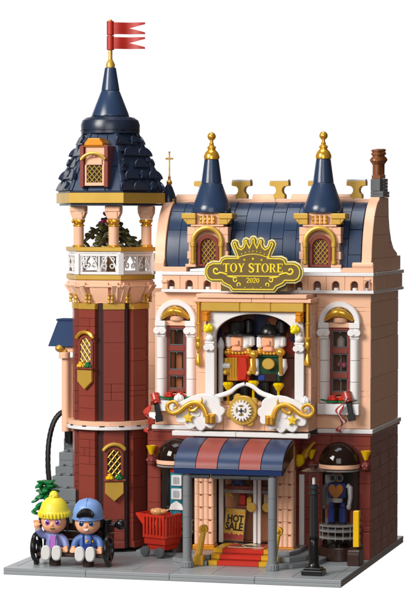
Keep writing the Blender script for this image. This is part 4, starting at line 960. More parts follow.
Q = [(gx-.05+.42*cos(2*pi*(i//4)/n+(-.11, -.06, .06, .11)[i % 4]), gz+.42*sin(2*pi*(i//4)/n+(-.11, -.06, .06, .11)[i % 4])) for i in range(len(P))]
m.strip(P, Q, 7.0, 7.22, closed=True, b=.02); m.cyl((gx-.05, 6.98, gz), .26, .24, 'y', 20)
for a in (45, 135, 225, 315): m.M = T(gx-.05, 7.1, gz) @ RY(rad(a)); m.box(.2, .5, -.08, .1, -.1, .1, .02)
m.build('gear', WHITE, gc)
m = MB(); m.box(gx-.09, gx-.01, 6.9, 7.0, gz-.2, gz+.2, 0); m.box(gx-.25, gx+.15, 6.905, 7.0, gz-.04, gz+.04, 0); m.build('axle', BLACK, gc)
# white swags of the balcony rail
bl = thing('balcony_swag', 'white curved balustrade rails meeting above the gear clock', 'balustrade', (16.5, 8.1, 12.3))
for s in (-1, 1):
    m = MB(); m.tube(smooth([(gx+s*2.35, 8.1, 12.9), (gx+s*1.9, 8.1, 13.05), (gx+s*1.2, 8.1, 13.3), (gx+s*.6, 8.1, 13.75), (gx+s*.05, 8.1, 13.95)], 5), [.2]*12+[.17]*5+[.15]*4, 10, flat=.9)
    m.box(gx+s*2.2, gx+s*3.9, 8.02, 8.3, 12.32, 12.75, .03); m.build('rail', WHITE, bl)
# ================================================================ nutcracker soldiers in the display window
def soldier(X, Y, coat, front, trim, hat, sleeve, label, drum=False):
    z = 12.52; t = thing('nutcracker_soldier', label, 'toy soldier', (X, Y, z), 'nutcracker toy soldiers in the big arched window')
    m = MB()
    for s in (-1, 1):
        l = MB(); l.cyl((X+s*.36, Y, z), .33, 1.55, n=16); l.box(X+s*.36-.3, X+s*.36+.3, Y-.5, Y+.3, z, z+.35, .06); l.build('leg', BLACK, t)
    m.box(X-.78, X+.78, Y-.45, Y+.45, z+1.57, z+3.5, .08)
    m.box(X-.88, X+.88, Y-.5, Y+.5, z+3.5, z+3.68, .04); m.build('coat', coat, t)
    m = MB(); m.prism([(X-.02, z+1.6), (X+.55, z+1.7), (X+.7, z+2.4), (X+.62, z+3.45), (X+.05, z+3.45)], Y-.64, Y-.44, .05) if not drum else m.box(X-.6, X+.5, Y-.6, Y-.44, z+1.6, z+2.2, .04)
    m.build('front_panel', front, t)
    m = MB()
    for q in range(4): m.cyl((X-.68+q*.19, Y-.5, z+1.6), .11, 1.85, n=10) if not drum else None
    for s in (-1, 1):
        for a in range(5): m.ball((X+s*.72+.2*cos(a*1.26), Y-.25+.2*sin(a*1.26), z+3.84), .19, 10)
        m.ball((X+s*.72, Y-.28, z+4.02), .22, 12)
    for a in range(4): m.ball((X-.35+a*.24, Y-.52, z+3.8), .14, 10)
    m.build('epaulette', SHINY, t)
    for s in (-1, 1):
        m = MB(); m.tube([(X+s*.92, Y-.1, z+3.35), (X+s*1.0, Y-.2, z+2.7), (X+s*.9, Y-.55, z+2.3)], [.24, .25, .2], 12); m.ball((X+s*.86, Y-.68, z+2.25), .2, 10); m.build('arm', sleeve, t)
    m = MB(); m.cyl((X, Y, z+3.69), .55, 1.5, n=24); m.box(X-.5, X+.36, Y-.72, Y-.3, z+4.3, z+5.15, .12); m.box(X-.42, X+.3, Y-.8, Y-.5, z+3.95, z+4.32, .1); m.box(X-.2, X+.12, Y-.88, Y-.7, z+4.45, z+4.85, .07); m.build('head', SKIN, t)
    m = MB(); m.cyl((X+.55, Y-.1, z+4.45), .48, .7, n=20); m.box(X-.95, X-.52, Y-.4, Y+.3, z+4.2, z+5.15, .12); m.box(X+.38, X+1.1, Y-.5, Y+.3, z+4.3, z+5.15, .14); m.ball((X+.5, Y-.3, z+4.4), .3, 12); m.build('hair', WHITE, t)
    m = MB()
    m.lathe([(1.0, 0), (1.08, .05), (1.08, .16), (1.0, .2)], (X, Y, z+5.17), 28)
    if hat == 'top': m.lathe([(.58, .2), (.6, .24), (.66, 1.05), (.62, 1.1)], (X-.12, Y-.1, z+5.17), 24); m.cyl((X+.55, Y+.3, z+5.4), .42, .85); m.ball((X+.55, Y+.3, z+6.3), .36, 14, (1, 1, .6))
    else: m.ball((X-.08, Y-.1, z+5.37), .72, 22, (1, 1, 1.05), 0, 1); m.ball((X-.1, Y-.15, z+6.12), .1, 8); m.cyl((X+.68, Y+.3, z+5.4), .4, .85); m.ball((X+.68, Y+.3, z+6.2), .3, 12)
    m.build('hat', BLACK, t)
    if drum:
        m = MB(); m.cyl((X+.02, Y-.98, z+3.0), .44, .36, 'y', 22, .05); m.build('drum', GOLDS, t)
        for s in (-1, 1):
            m = MB(); m.ball((X+s*.95-.05, Y-.95, z+3.85+.1*s), .34, 14); m.tube([(X+s*.95-.05, Y-.95, z+3.6), (X+s*.95-.05, Y-.8, z+2.2)], .14, 10); m.build('drumstick', SHINY, t)
        m = MB(); m.box(X-.75, X-.3, Y-.66, Y-.61, z+1.7, z+2.1, .02); m.build('badge', ROYAL, t)
    t.scale = (1.1, 1.0, .965)
    return t
soldier(15.55, 10.2, mat('soldier_red', (200, 62, 30), .28), BRIGHTRED, GOLDS, 'top', GOLDS, 'nutcracker toy soldier in a red and gold coat and black top hat')
soldier(18.0, 10.2, mat('soldier_green', (24, 66, 44), .3), BROWN, GOLDS, 'bowler', WHITE, 'nutcracker toy drummer in a dark green coat and round black hat', True)
def gem(m, X, Y, z, r=.36): m.lathe([(.06, 0), (r*.5, r*.35), (r*1.05, r*1.2), (r*.85, r*1.6), (r*.5, r*1.65)], (X, Y, z), 8)
for X, zz, ln in ((15.02, 13.35, 0), (17.0, 13.5, 1), (18.95, 13.35, 2)):
    m = MB(); gem(m, X, 8.7, zz, .42); m.cyl((X, 8.7, 12.32), .1, zz-12.25, n=10)
    solo(m, 'window_gem', AMBER, (X, 8.7, 12.35), ('clear yellow gem at the feet of the red coated toy soldier', 'clear yellow gem standing between the two toy soldiers', 'clear yellow gem at the feet of the toy drummer')[ln], 'gem', 'yellow gems along the balcony')
for X, lb in ((13.55, 'clear yellow gem hanging from the gold beam beside the top hat'), (20.3, 'clear yellow gem hanging from the gold beam beside the painted panel')):
    t = thing('hanging_gem', lb, 'gem', (X, 8.4, 18.2), 'yellow gems hanging from the gold beam')
    m = MB()
    for a in range(5): m.ball((X+.2*cos(a*1.26), 8.35+.1*sin(a*2), 18.1+.2*sin(a*1.26)), .2, 8)
    m.ball((X, 8.3, 18.1), .26, 8); m.build('gem', mat('lit_yellow', (250, 226, 20), .15) if 'lit_yellow' not in bpy.data.materials else bpy.data.materials['lit_yellow'], t)
    m = MB(); m.tube([(X, 8.42, 18.3), (X-.1, 8.45, 18.68)], .13, 10); m.build('clip', CLEAR, t)
m = MB(); m.tube([(14.25, 9.5, 12.5), (14.25, 9.5, 16.4)], .2, 10); m.lathe([(.2, 0), (.28, .3), (.24, .6), (.05, 1.0)], (14.25, 9.5, 16.4), 12); m.tube([(14.25, 9.5, 15.2), (14.9, 9.7, 15.2)], .22, 8)
solo(m, 'toy_spear', mat('spear_grey', (190, 194, 200), .25), (14.25, 9.5, 12.5), 'pale grey toy spear standing beside the red coated soldier', 'toy spear')
m = MB(); 
for i in range(5): m.ball((20.35+.15*(i % 2), 10.6, 13.4+i*.6), .36, 10)
solo(m, 'toy_berry_garland', mat('berry_red', (120, 20, 30), .2), (20.35, 10.6, 13.4), 'dark red bead garland at the right inside edge of the arched window', 'garland')
# ================================================================ domed showcases
RIB = glass('rim_glint', (214, 212, 210), .3)  # whitish tint puts the tube's highlights into its seams and rims
def showcase(X, label):
    t = thing('domed_showcase', label, 'showcase', (X, 10.75, .53), 'glass showcases with brown domes')
    m = MB(); m.ball((X, 10.75, 7.86), 1.56, 36, (1, 1, 1.05), 0, 1); m.build('dome', SMOKE, t)
    m = MB(); m.lathe([(1.5, 7.5), (1.58, 7.53), (1.58, 7.8), (1.5, 7.84)], (X, 10.75, 0), 40); m.build('dome_band', PEACH, t)
    m = MB(); m.lathe([(1.48, 1.6), (1.48, 7.48), (1.42, 7.48), (1.42, 1.6)], (X, 10.75, 0), 40, 'z', pi*.98, 2.02*pi)
    m.build('glass_tube', CLEAR, t)
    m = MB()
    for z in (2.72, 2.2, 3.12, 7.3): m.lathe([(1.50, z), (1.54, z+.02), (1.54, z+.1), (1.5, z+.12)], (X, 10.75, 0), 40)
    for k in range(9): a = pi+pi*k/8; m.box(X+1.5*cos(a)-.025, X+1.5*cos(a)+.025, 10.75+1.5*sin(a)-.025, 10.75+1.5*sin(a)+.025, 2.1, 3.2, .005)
    m.build('glass_rib_glint', RIB, t)
    m = MB(); m.lathe([(1.5, .56), (1.55, .6), (1.55, 1.5), (1.5, 1.55)], (X, 10.75, 0), 36); m.build('base', BROWN, t)
    m = MB(); m.cyl((X, 10.75, 2.78), 1.36, .16, n=36); m.build('display_floor', MGREY, t)
showcase(10.42, 'brown domed glass showcase beside the tower with a toy rocket inside')
showcase(23.25, 'brown domed glass showcase at the right corner with a blue robot inside')
X, Y = 23.15, 10.5; rb = thing('toy_robot', 'blue and grey toy robot with round goggle eyes and a gold heart on its chest', 'toy robot', (X, Y, 2.95))
LG = mat('robot_grey', (186, 188, 190), .25)
for s in (-1, 1):
    m = MB(); m.box(X+s*.52-.32, X+s*.52+.32, Y-.4, Y+.3, 2.95, 3.35, .05); m.build('foot', BLACK, rb)
    m = MB(); m.box(X+s*.5-.28, X+s*.5+.28, Y-.32, Y+.25, 3.37, 4.5, .06); m.box(X+s*.5-.2, X+s*.5+.2, Y-.2, Y+.2, 4.51, 4.9, .05); m.build('leg', ROYAL, rb)
    m = MB(); m.tube([(X+s*.9, Y, 6.2), (X+s*1.15, Y-.05, 6.05), (X+s*1.2, Y-.15, 5.3), (X+s*1.12, Y-.3, 4.75)], [.22, .25, .2, .18], 10); m.ball((X+s*1.1, Y-.34, 4.6), .23, 10); m.build('arm', LG if s > 0 else DGREY, rb)
m = MB(); m.box(X-.8, X+.8, Y-.3, Y+.4, 5.25, 6.4, .08); m.build('torso', mat('robot_navy', (30, 44, 110), .3), rb)
m = MB(); m.cyl((X, Y, 4.92), .5, .32, n=18); m.build('waist', LG, rb)
m = MB(); hp = []
for i in range(32): a = 2*pi*i/32; hp.append((X-.05+.042*16*sin(a)**3, 5.78+.044*(13*cos(a)-5*cos(2*a)-2*cos(3*a)-cos(4*a))))
m.prism(hp, Y-.48, Y-.31, .03); m.build('heart', mat('heart_gold', (176, 112, 44), .3), rb)
m = MB(); m.box(X-.36, X+.36, Y-.1, Y+.4, 6.42, 7.4, .05); m.build('head', TAN, rb); rb.scale = (.86, .95, 1)
for s in (-1, 1):
    m = MB(); m.lathe([(.12, 0), (.3, .02), (.32, .3), (.3, .32)], (X-.02+s*.32, Y-.44, 6.8), 20, 'y'); e = m.build('eye', DGREY, rb)
    m = MB(); m.cyl((X-.02+s*.32, Y-.47, 6.8), .2, .06, 'y', 16); m.build('pupil', BLACK, e)
rk = thing('toy_rocket', 'teal toy rocket with a red nose and white panels inside the left showcase', 'toy rocket', (10.75, 10.2, 2.95))
X, Y = 10.75, 10.2
m = MB(); m.cyl((X, Y, 2.96), .68, 3.95, n=24); m.build('body', TEAL, rk)
m = MB(); m.lathe([(.7, 6.92), (.72, 7.1), (.3, 7.5), (.1, 7.55)], (X, Y, 0), 24); m.build('nose', BRIGHTRED, rk)
m = MB()
for z in (6.0, 4.95): m.box(X-.42, X+.42, Y-.8, Y-.62, z-.1, z+.75, .05)
m.prism([(X-.6, 4.05), (X+.6, 4.05), (X+.42, 4.5), (X, 4.75), (X-.42, 4.5)], Y-.82, Y-.66, .03); m.build('panel', WHITE, rk)
m = MB()
for z in (6.08, 5.03): m.box(X-.24, X+.24, Y-.83, Y-.805, z, z+.5, .01)
m.build('panel_inset', mat('inset_grey', (170, 176, 182), .3), rk)
m = MB(); m.box(11.35, 11.6, 10.0, 10.3, 3.0, 6.5, .02); m.build('fin', BRIGHTRED, rk)
# ================================================================ wall sconces, poppers, window flowers
def sconce(X, label):
    t = thing('wall_sconce', label, 'sconce', (X, 10.85, 7.5), 'plum sconces holding yellow gems')
    m = MB(); m.lathe([(.12, 0), (.3, .08), (.36, .3), (.36, .5), (.24, .62), (.14, .68), (.2, .78)], (X, 10.8, 7.35), 16)
    for a in range(6): m.ball((X+.3*cos(a*pi/3), 10.8+.3*sin(a*pi/3), 7.72), .14, 8)
    m.box(X-.14, X+.14, 10.9, 11.28, 7.5, 7.75, .02); m.build('bowl', MAROON, t)
    m = MB(); m.lathe([(.1, 0), (.16, .1), (.34, .55), (.42, .72), (.3, .74), (.1, .3)], (X, 10.8, 8.12), 10); m.build('gem', AMBER, t)
sconce(8.35, 'plum sconce with a yellow gem on the red wall beside the tower')
sconce(21.05, 'plum sconce with a yellow gem on the red wall behind the lamp post')
sconce(25.28, 'plum sconce with a yellow gem at the right corner of the red wall')
for X, s, lb in ((12.2, -1, 'gold bracket half hidden behind the left end of the awning'), (20.75, 1, 'gold bracket on the red wall right of the awning')):
    m = MB(); m.tube([(X-.25*1, 10.4, 8.3), (X, 10.3, 8.6), (X+.15, 10.2, 8.9)], [.3, .32, .2], 10); m.tube([(X+.1, 10.2, 8.8), (X+.55, 10.1, 9.35), (X+.75, 10.1, 9.45)] if s > 0 else [(X, 10.2, 8.8), (X-.5, 10.1, 9.4), (X-.6, 10.1, 9.5)], [.2, .13, .08], 8); m.box(X-.2, X+.1, 10.3, 11.2, 8.4, 8.7, .02)
    solo(m, 'gold_bracket', SHINY, (X, 10.8, 8.4), lb, 'bracket')
m = MB(); m.ball((20.3, 9.6, 8.1), .5, 10); gem(m, 20.3, 9.6, 7.9, .4); solo(m, 'wall_gem', AMBER, (20.3, 9.6, 8), 'round amber gem under the right end of the awning', 'gem')
def popper(X, Z, col, label, stripe):
    t = thing('party_popper', label, 'party popper', (X, 10.6, Z), 'party poppers with streamers under the windows')
    m = MB(); m.M = T(X, 10.55, Z) @ RX(-.35) @ RY(-.32); m.cyl((0, 0, -.1), .34, .75, n=18); m.cyl((0, 0, .62), .36, .12, n=18); tu = m.build('tube', col, t)
    m = MB(); m.M = T(X, 10.55, Z) @ RX(-.35) @ RY(-.32); m.cyl((0, 0, .73), .2, .03, n=14); m.build('mouth', GREY, tu)
    m = MB(); m.M = T(X, 10.6, Z) @ RX(-.1) @ RY(-.2); m.box(-.2, .2, -.2, .15, -1.45, -.1, .04); m.box(-.28, .28, -.22, .1, -1.5, -1.0, .03); m.build('handle', BLACK, t)
    m = MB(); cps = [(X-.1, 10.15, Z+.3), (X-.3, 10.1, Z-.2), (X-.75, 10.2, Z-.75), (X-.5, 10.05, Z-1.2), (X-.28, 10.2, Z-1.6), (X-.65, 10.1, Z-2.05), (X-.7, 10.15, Z-2.3)]
    P = smooth(cps, 6); vs = []; fs = []
    for i, p in enumerate(P):
        a = i*.28; d = Vector((cos(a)*.3, sin(a)*.3, .12))*.75; th = Vector((-sin(a), cos(a), 0))*.03
        vs += [p-d-th, p+d-th, p+d+th, p-d+th]
    for i in range(len(P)-1):
        for j in range(4): fs.append([i*4+j, i*4+(j+1) % 4, i*4+4+(j+1) % 4, i*4+4+j])
    L = len(vs); fs += [[0, 1, 2, 3], [L-1, L-2, L-3, L-4]]; m.add(vs, fs); sr = m.build('streamer', col, t)
    if stripe:
        m = MB(); vs2 = [v for v in vs]; 
        for i, p in enumerate(P): 
            a = i*.28; d = Vector((cos(a)*.3, sin(a)*.3, .12))*.25; th = Vector((-sin(a), cos(a), 0))*.036
            vs2[i*4:i*4+4] = [p-d-th, p+d-th, p+d+th, p-d+th]
        m.add(vs2, fs); m.build('white_stripe', WHITE, sr)
popper(8.85, 12.2, mat('popper_red', (190, 64, 52), .25), 'bright red party popper with a curling streamer beside the tower', False)
popper(24.0, 12.6, mat('popper_plum', (168, 66, 58), .25), 'plum party popper with a striped streamer under the right window', True)
for cx, lb in ((10.24, 'left'), (23.15, 'right')):
    t = thing('window_flowers', f'two red flower studs over green leaves on the {lb} window sill' if 0 else ('two red flower studs over green leaves on the window sill beside the tower' if cx < 15 else 'two red flower studs over green leaves on the window sill at the right corner'), 'flowers', (cx, 10.7, 12.38), 'flowers on the upper window sills')
    m = MB()
    for X in (-.42, .42):
        for k in range(8): a = k*pi/4; m.ball((cx+X+.3*cos(a), 10.85+.3*sin(a), 12.55), .2, 8, (1, 1, .5))
    for s in (-1, 1): m.M = T(cx+s*1.05, 10.85, 12.62) @ RY(-s*.2); m.ball((0, 0, 0), .4, 10, (1, .55, .22)); m.M = Matrix.Identity(4)
    m.build('leaves', GREEN, t)
    m = MB()
    for X in (-.42, .42): m.cyl((cx+X, 10.8, 12.66), .37, .2, n=16); m.cyl((cx+X, 10.8, 12.865), .27, .16, n=14)
    for X in (-.42, .42):
        for k in range(6): m.cyl((cx+X+.3*cos(k*1.05), 10.8+.3*sin(k*1.05), 12.65), .14, .22, n=8)
    m.build('petals', BRIGHTRED, t)
# ================================================================ street furniture
X, Y = 23.05, 2.45
lp = thing('lamp_post', 'black street lamp with a flat disc hat and clear lantern by the pavement edge', 'street lamp', (X, Y, .53))
m = MB(); m.box(X-.78, X+.78, Y-.78, Y+.78, .535, .9, .06); m.box(X-.62, X+.62, Y-.62, Y+.62, .905, 1.05, .04); m.lathe([(.52, 1.05), (.42, 1.2), (.36, 1.35), (.38, 1.5), (.38, 2.2), (.36, 2.6), (.36, 3.0), (.34, 3.05), (.42, 3.1), (.42, 3.28), (.32, 3.32)], (X, Y, 0), 12)
m.build('base', BLACK, lp)
m = MB()
for k in range(10): a = k*pi/5; m.cyl((X+.21*cos(a), Y+.21*sin(a), 3.3), .08, 2.85, n=8)
m.cyl((X, Y, 3.3), .24, 2.9, n=20); m.M = T(0, 0, -.45); m.lathe([(.26, 6.6), (.28, 6.85), (.42, 6.88), (.42, 7.0), (.27, 7.02), (.27, 7.25), (.42, 7.28), (.42, 7.4), (.3, 7.42), (.3, 7.55)], (X, Y, 0), 20)
m.build('shaft', mat('shaft_charcoal', (44, 48, 50), .28), lp)
m = MB(); m.M = T(0, 0, -.45); m.lathe([(.34, 7.55), (.36, 7.6), (.36, 8.45), (.33, 8.45), (.33, 7.6)], (X, Y, 0), 20); m.build('lantern', CLEAR, lp)
m = MB(); m.cyl((X, Y, 7.11), .12, .5, n=10); m.build('bulb', WHITE, lp)
m = MB(); m.M = T(0, 0, -.45); m.lathe([(.3, 8.46), (.9, 8.5), (.94, 8.56), (.5, 8.74), (.24, 8.78), (.24, 8.9), (.3, 8.92), (.3, 9.0), (.2, 9.02)], (X, Y, 0), 28); m.build('hat', BROWN, lp)
X, Y = 25.05, 8.2
bd = thing('menu_board', 'upright yellow plank standing in a rounded brown block at the pavement corner', 'board', (X, Y, .53))
m = MB(); m.prism([(Y-.9, .54), (Y-.9, 1.3)]+[(Y-.55+.35*cos(rad(a)), 1.3+.45*sin(rad(a))) for a in (160, 140, 120, 100)]+[(Y+.6, 1.78), (Y+.8, 1.6), (Y+.8, .54)], X-.5, X+.45, .05, 'yz'); m.build('base', BROWN, bd)
m = MB(); m.box(X-.16, X+.3, Y-.35, Y+.3, 1.86, 4.6, .05); m.build('plank', YELLOW, bd)
m = MB(); m.cyl((X+.1, Y-.3, 1.72), .14, .2); m.cyl((X+.45, Y-.2, 1.95), .2, .12, 'x', 12)
for z in (2.4, 2.9, 3.4, 3.9): m.cyl((X+.29, Y, z), .1, .05, 'x', 10)
m.build('pin', BLACK, bd)
# shopping cart, turned a little to the left
ct = thing('toy_cart', 'red slatted trolley with grey wheels standing before the tower', 'cart', (10.05, 9.35-.4, .53))
R0 = T(9.75, 8.95, 0) @ RZ(rad(-25))
m = MB(); m.M = R0; hx, hy = 1.1, .98
for s in (-1, 1):
    for k in range(7): x = -hx+.12+k*(2*hx-.24)/6; m.box(x-.09, x+.09, s*hy-.08, s*hy+.08, 2.0, 3.82, .02)
    for k in range(6): y = -hy+.14+k*(2*hy-.28)/5; m.box(s*hx-.08, s*hx+.08, y-.09, y+.09, 2.0, 3.82, .02)
for s in (-1, 1): m.box(-hx-.06, hx+.06, s*hy-.06, s*hy+.06, 3.6, 3.78, .02); m.box(s*hx-.06, s*hx+.06, -hy-.06, hy+.06, 3.6, 3.78, .02); m.box(-hx, hx, s*hy-.05, s*hy+.05, 2.0, 2.25, .02); m.box(s*hx-.05, s*hx+.05, -hy, hy, 2.0, 2.25, .02)
m.build('basket', BRIGHTRED, ct)
m = MB(); m.M = R0; m.box(-hx+.05, hx-.05, -hy+.05, hy-.05, 1.5, 1.99, .04); m.box(-hx+.25, hx-.2, -hy+.2, hy-.2, 1.1, 1.49, .03); m.build('chassis', BRIGHTRED, ct)
m = MB(); m.M = R0
for s in (-1, 1): m.prism([(-hx-.1, 3.8), (-hx-.85, 3.82), (-hx-.85, 3.66), (-hx-.1, 2.9)], s*hy*.8-.08, s*hy*.8+.08, .02)
m.cyl((-hx-.8, -hy*.85, 3.74), .09, 2*hy*.85, 'y', 10); m.build('handle', BRIGHTRED, ct)
for sx in (-.85, .62):
    for sy in (-1, 1):
        w_ = MB(); w_.M = R0; w_.lathe([(.2, 0), (.38, .02), (.4, .06), (.4, .26), (.36, .3)], (sx, sy*1.0-.15, .94), 22, 'y'); w_.build('wheel', DGREY, ct)
ck = thing('roast_chicken', 'glazed roast chicken lying in the red trolley', 'roast chicken', (9.9, 8.9, 3.7))
m = MB(); m.M = T(9.45, 8.8, 3.95) @ RZ(.2) @ Matrix.Scale(.72, 4); m.ball((0, 0, 0), .6, 18, (1.25, .85, .72)); m.ball((.62, -.25, .05), .3, 12, (1.3, .8, .8)); m.ball((.62, .25, .05), .3, 12, (1.3, .8, .8)); m.tube([(.8, -.25, .08), (1.15, -.25, .25)], .1, 8); m.ball((-.5, 0, .05), .32, 12); m.build('meat', CHICKEN, ck)
m = MB(); m.M = R0; m.ball((-.2, -.3, 2.9), .5, 12); m.ball((.5, .1, 2.7), .4, 12); m.box(-hx+.15, hx-.15, -hy+.15, hy-.15, 2.26, 2.4, .02); solo(m, 'cart_goods', mat('goods_tan', (150, 96, 60), .4), (10.05, 8.95, 2.26), 'tan goods half seen through the bars of the red trolley', 'goods')
# hot sale board leaning behind the door
hsn = thing('sale_sign', 'yellow and red HOT SALE board leaning behind the glass door', 'sign', (15.3, 10.6, 1.66))
Mh = T(14.98, 10.4, 1.75) @ RY(.07) @ RX(-.12) @ Matrix.Scale(.88, 4)
m = MB(); m.M = Mh; m.box(-.9, .9, 0, .14, 0, 2.75, .03); m.build('board', mat('sale_yellow', (222, 178, 62), .4), hsn)
m = MB(); m.M = Mh; P = [(-.86, .04), (.86, .04), (.86, .55), (.6, .62), (.5, .46), (.3, .6), (.05, .5), (-.2, .66), (-.3, .44), (-.55, .6), (-.86, .5)]; m.prism(P, -.012, .05, 0); m.build('red_splash', mat('sale_red', (170, 34, 26), .4), hsn)
m = MB(); m.M = Mh
for p in ((.1, 2.35), (.5, 2.4), (.35, 2.2), (.75, 2.5), (-.7, 2.5), (-.6, .9), (.7, .8)): m.ball((p[0], -.0, p[1]), .1, 8, (1.3, .2, .7))
m.build('splash_drop', ORANGE, hsn)
m = MB(); m.M = Mh; vs, fs = textmesh('HOT', .86, .05, -.03, 1.86, .02, .03, .78); m.add(vs, fs); vs, fs = textmesh('SALE', .92, 0, -.03, 1.16, .02, .03, .8); m.add(vs, fs); m.build('lettering', BLACK, hsn)
m = MB(); m.M = Mh; m.box(-.95, .95, .06, .12, -.06, 2.8, .01); m.box(-.7, -.5, .15, 1.0, -.05, .05, .01); m.box(.5, .7, .15, 1.0, -.05, .05, .01); m.build('frame', DGREY, hsn)
def bear(X, colr, label):
    t = thing('toy_bear', label, 'teddy bear', (X, 10.62, 5.96), 'teddy bears on the shelf behind the door')
    m = MB(); m.M = T(X, 10.62, 5.96); m.ball((0, 0, .48), .5, 16, (1, .7, 1)); m.ball((0, -.05, 1.2), .42, 16, (1, .8, 1))
    for s in (-1, 1): m.ball((s*.32, -.05, 1.55), .16, 10); m.ball((s*.34, -.22, .16), .2, 10, (.8, 1, .8)); m.ball((s*.52, -.1, .65), .17, 10, (.8, .9, 1.5))
    m.ball((0, -.3, 1.12), .15, 10); m.build('body', colr, t)
bear(15.35, mat('bear_blue', (52, 78, 140), .7), 'blue teddy bear on the shelf behind the shop door'); bear(16.75, mat('bear_brown', (76, 46, 34), .7), 'brown teddy bear on the shelf behind the shop door')
# ================================================================ bench with two dolls
bn = thing('park_bench', 'black bench with round wheel arms and dark brown planks', 'bench', (4.8, 2.3, .53))
m = MB()
for k in range(3): m.box(2.1, 7.55, 1.55+k*.55, 1.55+k*.55+.53, 1.25, 1.5, .04)
m.build('seat', mat('plank_brown', (58, 38, 32), .4), bn)
m = MB()
for k in range(3): m.box(2.1, 7.55, 3.3+k*.06, 3.5+k*.06, 1.75+k*.62, 2.32+k*.62, .04)
m.build('backrest', BROWN, bn)
for X in (3.35, 5.95):
    m = MB(); m.cyl((X, 2.1, .53), .44, .7, n=18); m.build('leg', BROWN, bn)
for X in (1.85, 7.5):
    m = MB(); m.tube([(X, 2.2+.95*cos(t), 1.85+.98*sin(t)) for t in [2*pi*i/28 for i in range(28)]], .17, 10, True)
    m.tube([(X, 2.2+.42*cos(t), 1.85+.42*sin(t)) for t in [2*pi*i/18 for i in range(18)]], .12, 8, True)
    for k in range(4): a = k*pi/2+.5; m.tube([(X, 2.2+.4*cos(a), 1.85+.4*sin(a)), (X, 2.2+.95*cos(a), 1.85+.95*sin(a))], .12, 8)
    m.box(X-.12, X+.12, 1.9, 2.6, .54, .95, .03); m.build('arm', BLACK, bn)
m = MB(); m.tube([(7.0, 3.7, 3.55), (7.6, 3.7, 3.5)], .24, 12); m.cyl((6.9, 3.7, 1.6), .42, 2.3, n=16); m.ball((8.0, 3.7, 3.55), .42, 16); m.build('knob', BLACK, bn)
